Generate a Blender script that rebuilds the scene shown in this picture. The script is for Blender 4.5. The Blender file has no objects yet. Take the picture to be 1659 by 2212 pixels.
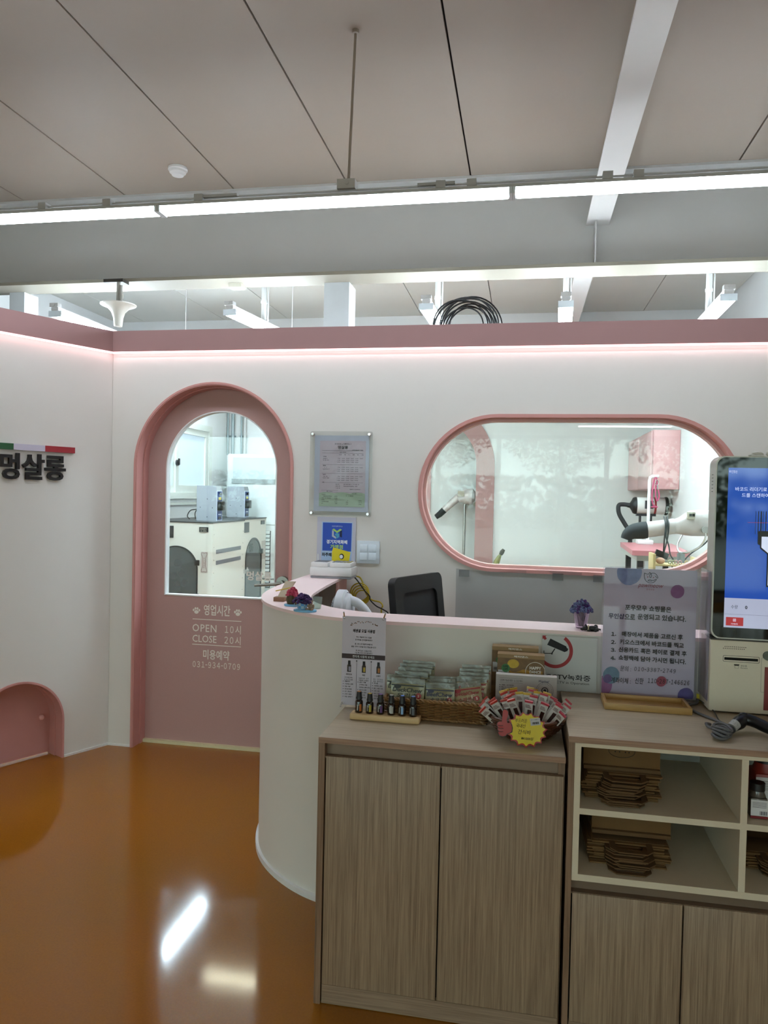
import bpy, bmesh, math, random
from mathutils import Vector, Matrix

# ------------------------------------------------------------------ camera
sc = bpy.context.scene
COL = sc.collection
cam_d = bpy.data.cameras.new('camera')
cam = bpy.data.objects.new('camera', cam_d)
COL.objects.link(cam)
cam_d.sensor_fit = 'HORIZONTAL'
cam_d.sensor_width = 36.0
cam_d.lens = 1616.99 / 1659.0 * 36.0
cam_d.clip_start = 0.05
cam_d.clip_end = 300
cam.matrix_world = Matrix(((0.98268549, -0.02579584, 0.18347699, 0.0),
                           (0.18397731, 0.01856371, -0.98275518, 0.0),
                           (0.02194498, 0.99949485, 0.02298813, 1.5),
                           (0, 0, 0, 1)))
sc.camera = cam

# ------------------------------------------------------------------ light, exposure
sc.view_settings.view_transform = 'Standard'
sc.view_settings.look = 'None'
sc.view_settings.gamma = 1.0
sc.view_settings.use_curve_mapping = False
sc.view_settings.exposure = 2.02
TUBE_FRONT = 6.8        # radiance of the linear lamp in the shop
TUBE_REAR = 6.0         # the rows of lamps at the far end of the shop
TUBE_SALON = 19.5       # lamps of the grooming room behind the partition
LED = 1.7               # LED line under the pink fascia
world = bpy.data.worlds.new('sky')
sc.world = world
world.use_nodes = True
wn = world.node_tree
bg = wn.nodes['Background']
tcw = wn.nodes.new('ShaderNodeTexCoord')
nsw = wn.nodes.new('ShaderNodeTexNoise'); nsw.inputs['Scale'].default_value = 2.2
rmw = wn.nodes.new('ShaderNodeValToRGB')
rmw.color_ramp.elements[0].position = .35; rmw.color_ramp.elements[0].color = (.62, .70, .80, 1)
rmw.color_ramp.elements[1].position = .65; rmw.color_ramp.elements[1].color = (.86, .88, .90, 1)
wn.links.new(tcw.outputs['Generated'], nsw.inputs['Vector'])
wn.links.new(nsw.outputs['Fac'], rmw.inputs['Fac'])
wn.links.new(rmw.outputs['Color'], bg.inputs['Color'])
bg.inputs['Strength'].default_value = 2.7
sc.cycles.max_bounces = 8
sc.cycles.diffuse_bounces = 4
sc.cycles.glossy_bounces = 4
sc.cycles.transparent_max_bounces = 12
sc.cycles.sample_clamp_indirect = 6.0
sc.cycles.caustics_reflective = False
sc.cycles.caustics_refractive = False

# ------------------------------------------------------------------ materials
def lin(c):
    if isinstance(c, str):
        c = [int(c[i:i + 2], 16) / 255 for i in (0, 2, 4)]
    return tuple((x / 12.92 if x <= .04045 else ((x + .055) / 1.055) ** 2.4) for x in c[:3]) + (1.0,)

MC = {}
def M(name, color, rough=.5, metal=0.0, spec=.5, noise=None, bump=None, emit=0.0, emit_color=None, coat=0.0, alpha=1.0, stretch=None, trans=0.0, coord='Object'):
    """a procedural paint / plastic / metal: base colour broken up by noise, optional bump"""
    if name in MC:
        return MC[name]
    m = bpy.data.materials.new(name)
    m.use_nodes = True
    nt = m.node_tree
    b = nt.nodes['Principled BSDF']
    c = lin(color)
    b.inputs['Base Color'].default_value = c
    b.inputs['Roughness'].default_value = rough
    b.inputs['Metallic'].default_value = metal
    b.inputs['Specular IOR Level'].default_value = spec
    b.inputs['Coat Weight'].default_value = coat
    b.inputs['Alpha'].default_value = alpha
    b.inputs['Transmission Weight'].default_value = trans
    tc = nt.nodes.new('ShaderNodeTexCoord')
    mp = nt.nodes.new('ShaderNodeMapping')
    nt.links.new(tc.outputs[coord], mp.inputs['Vector'])
    if stretch:
        mp.inputs['Scale'].default_value = stretch
    sc_, am = noise or (14.0, .05)
    n = nt.nodes.new('ShaderNodeTexNoise')
    n.inputs['Scale'].default_value = sc_
    n.inputs['Detail'].default_value = 3
    nt.links.new(mp.outputs['Vector'], n.inputs['Vector'])
    mx = nt.nodes.new('ShaderNodeMix'); mx.data_type = 'RGBA'
    mx.inputs['A'].default_value = tuple(v * (1 - am) for v in c[:3]) + (1,)
    mx.inputs['B'].default_value = tuple(min(1, v * (1 + am)) for v in c[:3]) + (1,)
    nt.links.new(n.outputs['Fac'], mx.inputs['Factor'])
    nt.links.new(mx.outputs['Result'], b.inputs['Base Color'])
    if bump:
        n2 = nt.nodes.new('ShaderNodeTexNoise')
        n2.inputs['Scale'].default_value = bump[0]
        n2.inputs['Detail'].default_value = 4
        nt.links.new(mp.outputs['Vector'], n2.inputs['Vector'])
        bp = nt.nodes.new('ShaderNodeBump')
        bp.inputs['Strength'].default_value = bump[1]
        bp.inputs['Distance'].default_value = bump[2] if len(bump) > 2 else .002
        nt.links.new(n2.outputs['Fac'], bp.inputs['Height'])
        nt.links.new(bp.outputs['Normal'], b.inputs['Normal'])
    if emit:
        b.inputs['Emission Color'].default_value = lin(emit_color or color)
        b.inputs['Emission Strength'].default_value = emit
    MC[name] = m
    return m

def wood(name, dark, light, axis='z', rough=.45, fine=70.0):
    """straight grained oak laminate, the grain along one axis"""
    if name in MC:
        return MC[name]
    m = bpy.data.materials.new(name); m.use_nodes = True
    nt = m.node_tree; b = nt.nodes['Principled BSDF']
    tc = nt.nodes.new('ShaderNodeTexCoord'); mp = nt.nodes.new('ShaderNodeMapping')
    s = {'x': (1.6, fine, fine), 'y': (fine, 1.6, fine), 'z': (fine, fine, 1.6)}[axis]
    mp.inputs['Scale'].default_value = s
    nt.links.new(tc.outputs['Object'], mp.inputs['Vector'])
    n = nt.nodes.new('ShaderNodeTexNoise'); n.inputs['Scale'].default_value = 2.6; n.inputs['Detail'].default_value = 6
    n.inputs['Roughness'].default_value = .7
    nt.links.new(mp.outputs['Vector'], n.inputs['Vector'])
    r = nt.nodes.new('ShaderNodeValToRGB')
    r.color_ramp.elements[0].position = .33; r.color_ramp.elements[0].color = lin(dark)
    r.color_ramp.elements[1].position = .70; r.color_ramp.elements[1].color = lin(light)
    nt.links.new(n.outputs['Fac'], r.inputs['Fac'])
    mp2 = nt.nodes.new('ShaderNodeMapping')
    mp2.inputs['Scale'].default_value = tuple(v * .12 for v in s)
    nt.links.new(tc.outputs['Object'], mp2.inputs['Vector'])
    n2 = nt.nodes.new('ShaderNodeTexNoise'); n2.inputs['Scale'].default_value = 1.5
    nt.links.new(mp2.outputs['Vector'], n2.inputs['Vector'])
    mx = nt.nodes.new('ShaderNodeMix'); mx.data_type = 'RGBA'; mx.blend_type = 'MULTIPLY'
    mx.inputs['Factor'].default_value = .35
    nt.links.new(r.outputs['Color'], mx.inputs['A']); nt.links.new(n2.outputs['Color'], mx.inputs['B'])
    cr = nt.nodes.new('ShaderNodeMapRange')
    cr.inputs['From Min'].default_value = .3; cr.inputs['From Max'].default_value = .7
    cr.inputs['To Min'].default_value = .75; cr.inputs['To Max'].default_value = 1.0
    nt.links.new(n2.outputs['Fac'], cr.inputs['Value'])
    nt.links.new(cr.outputs['Result'], mx.inputs['B'])
    nt.links.new(mx.outputs['Result'], b.inputs['Base Color'])
    bp = nt.nodes.new('ShaderNodeBump'); bp.inputs['Strength'].default_value = .15; bp.inputs['Distance'].default_value = .001
    nt.links.new(n.outputs['Fac'], bp.inputs['Height']); nt.links.new(bp.outputs['Normal'], b.inputs['Normal'])
    b.inputs['Roughness'].default_value = rough
    MC[name] = m
    return m

def pane(name, tint='E8F4EE', refl=1.0, rough=0.0, haze=0.0, haze_color='FFFFFF'):
    """thin clear pane: looks through, mirrors by Fresnel"""
    if name in MC:
        return MC[name]
    m = bpy.data.materials.new(name); m.use_nodes = True
    nt = m.node_tree
    for x in list(nt.nodes):
        if x.type == 'BSDF_PRINCIPLED':
            nt.nodes.remove(x)
    out = nt.nodes['Material Output']
    t = nt.nodes.new('ShaderNodeBsdfTransparent'); t.inputs['Color'].default_value = lin(tint)
    g = nt.nodes.new('ShaderNodeBsdfGlossy'); g.inputs['Roughness'].default_value = rough
    geo = nt.nodes.new('ShaderNodeNewGeometry')
    dt = nt.nodes.new('ShaderNodeVectorMath'); dt.operation = 'DOT_PRODUCT'
    nt.links.new(geo.outputs['Normal'], dt.inputs[0]); nt.links.new(geo.outputs['Incoming'], dt.inputs[1])
    def mth(op, a, b_=None):
        q = nt.nodes.new('ShaderNodeMath'); q.operation = op
        if isinstance(a, float): q.inputs[0].default_value = a
        else: nt.links.new(a, q.inputs[0])
        if b_ is not None: q.inputs[1].default_value = b_
        return q.outputs[0]
    fres = mth('MULTIPLY_ADD', mth('POWER', mth('SUBTRACT', 1.0), 5.0), .957)
    sub = [x for x in nt.nodes if x.type == 'MATH' and x.operation == 'SUBTRACT'][0]
    nt.links.new(mth('ABSOLUTE', dt.outputs['Value']), sub.inputs[1])
    [x for x in nt.nodes if x.type == 'MATH' and x.operation == 'MULTIPLY_ADD'][0].inputs[2].default_value = .043
    k = nt.nodes.new('ShaderNodeMath'); k.operation = 'MULTIPLY'; k.inputs[1].default_value = refl * .9; k.use_clamp = True
    nt.links.new(fres, k.inputs[0])
    mx = nt.nodes.new('ShaderNodeMixShader')
    nt.links.new(k.outputs[0], mx.inputs['Fac'])
    first = t
    if haze:
        d = nt.nodes.new('ShaderNodeBsdfDiffuse'); d.inputs['Color'].default_value = lin(haze_color)
        mh = nt.nodes.new('ShaderNodeMixShader'); mh.inputs['Fac'].default_value = haze
        nt.links.new(t.outputs[0], mh.inputs[1]); nt.links.new(d.outputs[0], mh.inputs[2])
        first = mh
    nt.links.new(first.outputs[0], mx.inputs[1]); nt.links.new(g.outputs[0], mx.inputs[2])
    nt.links.new(mx.outputs[0], out.inputs['Surface'])
    MC[name] = m
    return m

def floor_mat():
    m = bpy.data.materials.new('epoxy_floor'); m.use_nodes = True
    nt = m.node_tree; b = nt.nodes['Principled BSDF']
    tc = nt.nodes.new('ShaderNodeTexCoord')
    n = nt.nodes.new('ShaderNodeTexNoise'); n.inputs['Scale'].default_value = 1.1; n.inputs['Detail'].default_value = 5
    nt.links.new(tc.outputs['Object'], n.inputs['Vector'])
    r = nt.nodes.new('ShaderNodeValToRGB')
    r.color_ramp.elements[0].position = .32; r.color_ramp.elements[0].color = lin('96621A')
    r.color_ramp.elements[1].position = .68; r.color_ramp.elements[1].color = lin('A06218')
    nt.links.new(n.outputs['Fac'], r.inputs['Fac'])
    n2 = nt.nodes.new('ShaderNodeTexNoise'); n2.inputs['Scale'].default_value = 160; n2.inputs['Detail'].default_value = 2
    nt.links.new(tc.outputs['Object'], n2.inputs['Vector'])
    mr = nt.nodes.new('ShaderNodeMapRange'); mr.inputs['To Min'].default_value = .82; mr.inputs['To Max'].default_value = 1.1
    nt.links.new(n2.outputs['Fac'], mr.inputs['Value'])
    mx = nt.nodes.new('ShaderNodeMix'); mx.data_type = 'RGBA'; mx.blend_type = 'MULTIPLY'; mx.inputs['Factor'].default_value = 1
    nt.links.new(r.outputs['Color'], mx.inputs['A']); nt.links.new(mr.outputs['Result'], mx.inputs['B'])
    nt.links.new(mx.outputs['Result'], b.inputs['Base Color'])
    n3 = nt.nodes.new('ShaderNodeTexNoise'); n3.inputs['Scale'].default_value = 45; n3.inputs['Detail'].default_value = 3
    nt.links.new(tc.outputs['Object'], n3.inputs['Vector'])
    bp = nt.nodes.new('ShaderNodeBump'); bp.inputs['Strength'].default_value = .035; bp.inputs['Distance'].default_value = .001
    nt.links.new(n3.outputs['Fac'], bp.inputs['Height']); nt.links.new(bp.outputs['Normal'], b.inputs['Normal'])
    b.inputs['Roughness'].default_value = .09
    b.inputs['Specular IOR Level'].default_value = .5
    return m

WALL = M('painted_wall', 'DBD7D2', .85, noise=(6, .02), bump=(90, .12, .001))
WALLW = M('bright_wall', 'DDDEDD', .8, noise=(5, .02), bump=(90, .1, .001))
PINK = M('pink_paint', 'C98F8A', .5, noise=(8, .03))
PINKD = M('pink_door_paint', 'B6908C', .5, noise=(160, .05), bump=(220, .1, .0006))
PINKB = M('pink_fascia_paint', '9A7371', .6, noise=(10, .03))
PINKT = M('pink_laminate', 'F4DCDC', .45, noise=(20, .02))
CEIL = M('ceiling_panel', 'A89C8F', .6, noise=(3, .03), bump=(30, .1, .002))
STEELW = M('white_painted_steel', 'C4C4C2', .55, noise=(4, .03))
BLACK = M('black_plastic', '101114', .45)
WHITE = M('white_plastic', 'E4E4E4', .35)
CHROME = M('chrome', 'D8D8D8', .18, metal=1)
DARKGAP = M('dark_gap', '0A0908', .9)
OAKV = wood('oak_front', '7A6450', 'AC947A', 'z')
OAKH = wood('oak_edge', '8B6C58', 'B08F78', 'x')
OAKT = wood('oak_top', 'A0917A', 'B7A88F', 'x', rough=.38)
BEIGE = M('beige_laminate', 'D4C8B2', .5, noise=(60, .03))

# ------------------------------------------------------------------ mesh building
def frame(o, u=(1, 0, 0), v=(0, 0, 1)):
    u = Vector(u).normalized(); v = Vector(v).normalized(); n = u.cross(v)
    return Matrix(((u.x, v.x, n.x, o[0]), (u.y, v.y, n.y, o[1]), (u.z, v.z, n.z, o[2]), (0, 0, 0, 1)))

class MB:
    def __init__(s, mats=None):
        s.v = []; s.f = []; s.m = []; s.mats = mats or []
    def mi(s, mat):
        if mat is None: return 0
        if isinstance(mat, int): return mat
        if mat not in s.mats: s.mats.append(mat)
        return s.mats.index(mat)
    def add(s, vs, fs, mat=None, M4=None):
        k = len(s.v); i = s.mi(mat)
        for p in vs:
            p = Vector(p)
            s.v.append(M4 @ p if M4 is not None else p)
        for f in fs:
            s.f.append([k + j for j in f]); s.m.append(i)
        return s
    def box(s, x0, x1, y0, y1, z0, z1, mat=None, M4=None):
        vs = [(x, y, z) for z in (z0, z1) for y in (y0, y1) for x in (x0, x1)]
        return s.add(vs, [(0, 2, 3, 1), (4, 5, 7, 6), (0, 1, 5, 4), (2, 6, 7, 3), (0, 4, 6, 2), (1, 3, 7, 5)], mat, M4)
    def rbox(s, x0, x1, y0, y1, z0, z1, r, mat=None, M4=None, seg=2):
        bm = bmesh.new()
        bmesh.ops.create_cube(bm, size=1)
        for v in bm.verts:
            v.co = Vector(((x0 + x1) / 2 + v.co.x * (x1 - x0), (y0 + y1) / 2 + v.co.y * (y1 - y0), (z0 + z1) / 2 + v.co.z * (z1 - z0)))
        r = min(r, .49 * min(x1 - x0, y1 - y0, z1 - z0))
        bmesh.ops.bevel(bm, geom=bm.edges[:], offset=r, segments=seg, affect='EDGES', profile=.5)
        bm.verts.index_update()
        s.add([v.co.copy() for v in bm.verts], [[v.index for v in f.verts] for f in bm.faces], mat, M4)
        bm.free()
        return s
    def cyl(s, p0, p1, r0, r1=None, n=18, mat=None, M4=None, caps=True):
        r1 = r0 if r1 is None else r1
        p0 = Vector(p0); p1 = Vector(p1); d = (p1 - p0).normalized()
        a = d.orthogonal().normalized(); b = d.cross(a)
        vs = []
        for p, r in ((p0, r0), (p1, r1)):
            for k in range(n):
                t = 2 * math.pi * k / n
                vs.append(p + (a * math.cos(t) + b * math.sin(t)) * r)
        fs = [(k, (k + 1) % n, n + (k + 1) % n, n + k) for k in range(n)]
        if caps: fs += [tuple(range(n))[::-1], tuple(range(n, 2 * n))]
        return s.add(vs, fs, mat, M4)
    def tube(s, pts, r, n=8, mat=None, M4=None, closed=False):
        P = [Vector(p) for p in pts]; N = len(P)
        rr = r if isinstance(r, (list, tuple)) else [r] * N
        vs = []; a = None
        for i, p in enumerate(P):
            if closed: t = (P[(i + 1) % N] - P[i - 1])
            else: t = P[min(i + 1, N - 1)] - P[max(i - 1, 0)]
            t = t.normalized() if t.length > 1e-9 else Vector((0, 0, 1))
            if a is None: a = t.orthogonal().normalized()
            else:
                a = (a - t * a.dot(t)); a = a.normalized() if a.length > 1e-6 else t.orthogonal().normalized()
            b = t.cross(a)
            for k in range(n):
                q = 2 * math.pi * k / n
                vs.append(p + (a * math.cos(q) + b * math.sin(q)) * rr[i])
        fs = []
        for i in range(N if closed else N - 1):
            for k in range(n):
                i2 = (i + 1) % N
                fs.append((i * n + k, i * n + (k + 1) % n, i2 * n + (k + 1) % n, i2 * n + k))
        if not closed: fs += [tuple(range(n))[::-1], tuple(range((N - 1) * n, N * n))]
        return s.add(vs, fs, mat, M4)
    def lathe(s, prof, c=(0, 0, 0), n=28, mat=None, M4=None, sx=1, sy=1):
        vs = []; fs = []
        for r, z in prof:
            for k in range(n):
                t = 2 * math.pi * k / n
                vs.append((c[0] + r * sx * math.cos(t), c[1] + r * sy * math.sin(t), c[2] + z))
        for i in range(len(prof) - 1):
            for k in range(n):
                fs.append((i * n + k, i * n + (k + 1) % n, (i + 1) * n + (k + 1) % n, (i + 1) * n + k))
        if prof[0][0] > 1e-4: fs.append(tuple(range(n))[::-1])
        if prof[-1][0] > 1e-4: fs.append(tuple(range((len(prof) - 1) * n, len(prof) * n)))
        return s.add(vs, fs, mat, M4)
    def ball(s, c, r, n=14, mat=None, M4=None, sc=(1, 1, 1)):
        bm = bmesh.new()
        bmesh.ops.create_uvsphere(bm, u_segments=n, v_segments=max(6, n // 2 + 1), radius=1)
        bm.verts.index_update()
        s.add([Vector((c[0] + v.co.x * r * sc[0], c[1] + v.co.y * r * sc[1], c[2] + v.co.z * r * sc[2])) for v in bm.verts],
              [[v.index for v in f.verts] for f in bm.faces], mat, M4)
        bm.free()
        return s
    def shape(s, loops, t, M4, mat=None, z=0.0):
        """flat outline(s) in the plane of M4 (first outline solid, the rest holes), t thick, front face at z"""
        cu = bpy.data.curves.new('tmp', 'CURVE'); cu.dimensions = '2D'; cu.fill_mode = 'BOTH'; cu.extrude = t / 2
        for lp in loops:
            sp = cu.splines.new('POLY'); sp.points.add(len(lp) - 1)
            for i, p in enumerate(lp): sp.points[i].co = (p[0], p[1], 0, 1)
            sp.use_cyclic_u = True
        ob = bpy.data.objects.new('tmp', cu)
        me = bpy.data.meshes.new_from_object(ob)
        s.add([v.co + Vector((0, 0, z - t / 2)) for v in me.vertices], [list(p.vertices) for p in me.polygons], mat, M4)
        bpy.data.objects.remove(ob); bpy.data.curves.remove(cu); bpy.data.meshes.remove(me)
        return s
    def text(s, body, M4, cx, cy, w=None, h=None, mat=None, bold=0.0, shear=0.0, t=.0006, z=.0008, space=1.0, align='c', res=2, size=None, lines=1.0):
        cu = bpy.data.curves.new('tmp', 'FONT'); cu.body = body; cu.offset = min(bold, .006); cu.shear = shear
        cu.resolution_u = res; cu.space_character = space; cu.align_x = 'CENTER'; cu.space_line = lines
        ob = bpy.data.objects.new('tmp', cu)
        me = bpy.data.meshes.new_from_object(ob)
        vs = [v.co.copy() for v in me.vertices]
        if vs:
            x0 = min(v.x for v in vs); x1 = max(v.x for v in vs); y0 = min(v.y for v in vs); y1 = max(v.y for v in vs)
            if size: kx = ky = size
            else:
                kx = w / (x1 - x0) if w else None; ky = h / (y1 - y0) if h else None
                kx = kx or ky; ky = ky or kx
            ox = {'c': (x0 + x1) / 2, 'l': x0, 'r': x1}[align]; oy = (y0 + y1) / 2
            e = bold * .9 if bold > .010 else 0      # heavier strokes: the glyph struck again slightly beside itself
            for j, (sx, sy) in enumerate(((0, 0), (e, 0), (-e, 0), (0, e), (0, -e)) if e else ((0, 0),)):
                s.add([Vector((cx + (v.x + sx - ox) * kx, cy + (v.y + sy - oy) * ky, z + j * .00002)) for v in vs], [list(p.vertices) for p in me.polygons], mat, M4)
        bpy.data.objects.remove(ob); bpy.data.curves.remove(cu); bpy.data.meshes.remove(me)
        return s

def digits(b, segs, M4, x0, x1, cz, h, mat=None, bold=0.0, shear=0.0, z=.0008):
    """figures joined by short dashes, fitted between x0 and x1"""
    fw = lambda s: ''.join(chr(0xFF10 + int(c)) for c in s)
    n = sum(len(s) for s in segs); unit = (x1 - x0) / (n + .75 * (len(segs) - 1)); x = x0
    for i, s in enumerate(segs):
        w = unit * len(s); one = 1 if len(s) > 1 else .8
        b.text(fw(s), M4, x + w / 2, cz, w - unit * .14, h, mat, bold=bold, shear=shear, z=z, space=.62)
        x += w
        if i < len(segs) - 1:
            xa, xb = x + unit * .14, x + unit * .62
            b.add([(xa, cz - h * .07, z), (xb, cz - h * .07, z), (xb, cz + h * .05, z), (xa, cz + h * .05, z)], [(0, 1, 2, 3)], mat, M4)
            x += unit * .75

def arc(cx, cy, r, a0, a1, n=24):
    return [(cx + r * math.cos(math.radians(a0 + (a1 - a0) * k / n)), cy + r * math.sin(math.radians(a0 + (a1 - a0) * k / n))) for k in range(n + 1)]
def arch(x0, x1, z0, ztop, n=36):
    r = (x1 - x0) / 2; zc = ztop - r; cx = (x0 + x1) / 2
    return [(x0, z0), (x1, z0)] + arc(cx, zc, r, 0, 180, n)
def stadium(x0, x1, z0, z1, n=30):
    r = (z1 - z0) / 2; zc = (z0 + z1) / 2
    return arc(x1 - r, zc, r, -90, 90, n) + arc(x0 + r, zc, r, 90, 270, n)
def rrect(x0, x1, z0, z1, r, n=5):
    return arc(x1 - r, z0 + r, r, -90, 0, n) + arc(x1 - r, z1 - r, r, 0, 90, n) + arc(x0 + r, z1 - r, r, 90, 180, n) + arc(x0 + r, z0 + r, r, 180, 270, n)
def circ(cx, cy, r, n=24, sx=1, sy=1):
    return [(cx + r * sx * math.cos(2 * math.pi * k / n), cy + r * sy * math.sin(2 * math.pi * k / n)) for k in range(n)]
def bez(P, n=8):
    """Catmull-Rom through points"""
    P = [Vector(p) for p in P]; out = []
    for i in range(len(P) - 1):
        a = P[max(i - 1, 0)]; b = P[i]; c = P[i + 1]; d = P[min(i + 2, len(P) - 1)]
        for k in range(n):
            t = k / n
            out.append(.5 * ((2 * b) + (c - a) * t + (2 * a - 5 * b + 4 * c - d) * t * t + (3 * b - a - 3 * c + d) * t ** 3))
    out.append(P[-1])
    return out

ROOT = {}
def thing(name, label, cat, loc, rot=0.0, group=None):
    o = bpy.data.objects.new(name, None); COL.objects.link(o)
    o.empty_display_size = .05
    o.location = loc; o.rotation_euler = (0, 0, rot)
    o['label'] = label; o['category'] = cat
    if group: o['group'] = group
    ROOT[o.name] = Vector(loc)
    return o
def mesh_of(name, mb, shift, smooth):
    me = bpy.data.meshes.new(name)
    me.from_pydata([v - shift for v in mb.v], [], mb.f)
    for m in mb.mats: me.materials.append(m)
    if len(mb.mats) > 1:
        me.polygons.foreach_set('material_index', mb.m)
    me.validate()
    if smooth:
        me.shade_smooth(); me.set_sharp_from_angle(angle=math.radians(smooth))
    me.update()
    return me
def root_of(o):
    while o.parent: o = o.parent
    return o
def part(name, mb, mat, parent, local=False, smooth=38, label=None, kind=None):
    """one mesh part; mb is in world coordinates (before the thing's turn) unless local"""
    if mat is not None and not mb.mats: mb.mats = [mat]
    sh = Vector((0, 0, 0)) if local else ROOT[root_of(parent).name]
    o = bpy.data.objects.new(name, mesh_of(name, mb, sh, smooth)); COL.objects.link(o)
    o.parent = parent
    if label: o['label'] = label
    if kind: o['kind'] = kind
    return o
def solo(name, mb, mat, label, cat, group=None, smooth=38, kind=None):
    if mat is not None and not mb.mats: mb.mats = [mat]
    xs = [v.x for v in mb.v]; ys = [v.y for v in mb.v]; zs = [v.z for v in mb.v]
    c = Vector(((min(xs) + max(xs)) / 2, (min(ys) + max(ys)) / 2, min(zs)))
    o = bpy.data.objects.new(name, mesh_of(name, mb, c, smooth)); COL.objects.link(o)
    o.location = c
    ROOT[o.name] = c
    if label: o['label'] = label
    if cat: o['category'] = cat
    if group: o['group'] = group
    if kind: o['kind'] = kind
    return o
def struct(name, mb, mat, smooth=38, label=None):
    o = solo(name, mb, mat, label, None, None, smooth)
    o['kind'] = 'structure'
    return o
def kids(o):
    return [c for c in bpy.data.objects if c.parent == o]
def dup(o, parent=None, loc=None, rot=None, label=None, group=None):
    ch = kids(o)
    c = o.copy(); COL.objects.link(c)
    if parent: c.parent = parent
    if loc is not None: c.location = loc
    if rot is not None: c.rotation_euler = rot
    if label: c['label'] = label
    if group: c['group'] = group
    for k in ch: dup(k, c)
    return c
FRONT = lambda x, y, z: frame((x, y, z))     # a plane that faces the viewer: u = +X, v = +Z, out = -Y
F0 = lambda y: frame((0, y, 0))              # the same with u = world X and v = world Z
# ================================================================== THE SETTING
W = 3.99
struct('floor', MB().box(-7, 5, -7.2, 8.5, -.12, 0), floor_mat())
# ceiling of long sandwich panels with open seams
CEIL_LIT = M('ceiling_panel_lit', 'DDDCD4', .6, noise=(3, .03), bump=(30, .1, .002))  # same panels as CEIL, the salon's brighter light put into their colour
b = MB([CEIL, DARKGAP, CEIL_LIT])
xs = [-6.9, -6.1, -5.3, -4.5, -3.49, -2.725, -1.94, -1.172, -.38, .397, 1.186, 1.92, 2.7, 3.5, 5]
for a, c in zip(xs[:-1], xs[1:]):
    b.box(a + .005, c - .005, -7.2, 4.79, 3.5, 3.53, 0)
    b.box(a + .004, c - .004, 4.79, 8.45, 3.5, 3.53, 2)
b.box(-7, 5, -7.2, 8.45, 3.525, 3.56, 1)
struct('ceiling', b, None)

# main partition with the door arch and the long round-ended window
b = MB()
b.shape([[(-2.36, 0), (-2.205, 0), (-2.205, 1.636)] + arc(-1.7375, 1.636, .4675, 180, 0, 40) + [(-1.27, 0), (3.6, 0), (3.6, 2.405), (-2.36, 2.405)],
         stadium(-.548, 1.064, 1.118, 1.925)], .14, F0(W), z=0)
struct('wall_back', b, WALL)
# oblique partition on the left with the small arched pet door
LD = Vector((.44863727, .89371393, 0)); LN = Vector((.89371393, -.44863727, 0))
LF = frame((-2.364, W, 0), LD)                # u = along the wall towards the corner (negative = nearer), v = up, out = into the shop
b = MB()
b.shape([[(.06, 0), (.06, 2.405), (-4.2, 2.405), (-4.2, 0), (-.784, 0), (-.784, .208)] + arc(-.5325, .208, .2515, 180, 0, 30) + [(-.281, 0)]], .13, LF, z=0)
struct('wall_left', b, WALL)
# pink fascia and the LED line underneath
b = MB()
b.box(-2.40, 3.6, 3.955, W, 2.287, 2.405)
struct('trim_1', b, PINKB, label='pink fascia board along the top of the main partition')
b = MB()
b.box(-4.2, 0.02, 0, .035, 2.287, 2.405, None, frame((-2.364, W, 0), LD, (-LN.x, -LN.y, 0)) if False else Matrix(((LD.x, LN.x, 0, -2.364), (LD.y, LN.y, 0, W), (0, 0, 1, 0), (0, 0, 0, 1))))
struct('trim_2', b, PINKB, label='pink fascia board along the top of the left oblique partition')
LEDM = M('led_strip', 'FFE9E9', .4, emit=LED, emit_color='FFD2D8')
b = MB(); b.box(-2.35, 3.55, 3.958, 3.972, 2.279, 2.286)
solo('led_strip', b, LEDM, 'thin glowing LED line under the pink fascia of the main partition', 'light strip', 'LED lines under the fascia')
b = MB(); b.box(-4.1, -.02, .018, .032, 2.279, 2.286, None, Matrix(((LD.x, LN.x, 0, -2.364), (LD.y, LN.y, 0, W), (0, 0, 1, 0), (0, 0, 0, 1))))
solo('led_strip', b, LEDM, 'thin glowing LED line under the pink fascia of the left oblique wall', 'light strip', 'LED lines under the fascia')
# white base line of the partitions
b = MB(); b.box(-2.36, -2.215, 3.984, W, 0, .012)
struct('baseboard_back', b, WHITE)
b = MB(); b.box(-.272, 0, 0, .008, 0, .012, None, Matrix(((LD.x, LN.x, 0, -2.364), (LD.y, LN.y, 0, W), (0, 0, 1, 0), (0, 0, 0, 1))))
b.box(-4.2, -.79, 0, .008, 0, .012, None, Matrix(((LD.x, LN.x, 0, -2.364), (LD.y, LN.y, 0, W), (0, 0, 1, 0), (0, 0, 0, 1))))
struct('baseboard_left', b, WHITE)

# ---- the arched door
d = solo('door_1', MB().shape([arch(-2.196, -1.279, .008, 2.094), arch(-2.076, -1.399, .884, 1.962)], .04, F0(4.11)), PINKD,
         'pink door with an arched glass pane and white opening hours', None)
d['kind'] = 'structure'; del d['label']
b = MB()
ro = lambda r, zc=1.636: [(-1.7375 - r, 0), (-1.7375 - r, zc)] + arc(-1.7375, zc, r, 180, 0, 40) + [(-1.7375 + r, 0)]
ri = lambda r, zc=1.636: [(-1.7375 + r, 0)] + arc(-1.7375, zc, r, 0, 180, 40) + [(-1.7375 - r, 0)]
b.shape([ro(.478) + ri(.4665)], .020, F0(W), z=.012)
b.shape([ro(.467) + ri(.4615)], .075, F0(W), z=.008)
b.shape([ro(.467) + ri(.455)], .065, F0(W), z=-.065)
part('door_frame', b, PINK, d)
b = MB(); b.shape([arch(-2.080, -1.395, .879, 1.966), arch(-2.0735, -1.4015, .886, 1.959)], .046, F0(4.107))
part('glazing_bead', b, WHITE, d)
b = MB(); b.shape([arch(-2.076, -1.399, .884, 1.962)], .006, F0(4.125))
part('glass_pane', b, pane('door_glass', tint='F6FBFA', refl=.8), d)
b = MB([M('white_vinyl', 'E8E2DA', .6)])
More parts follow.
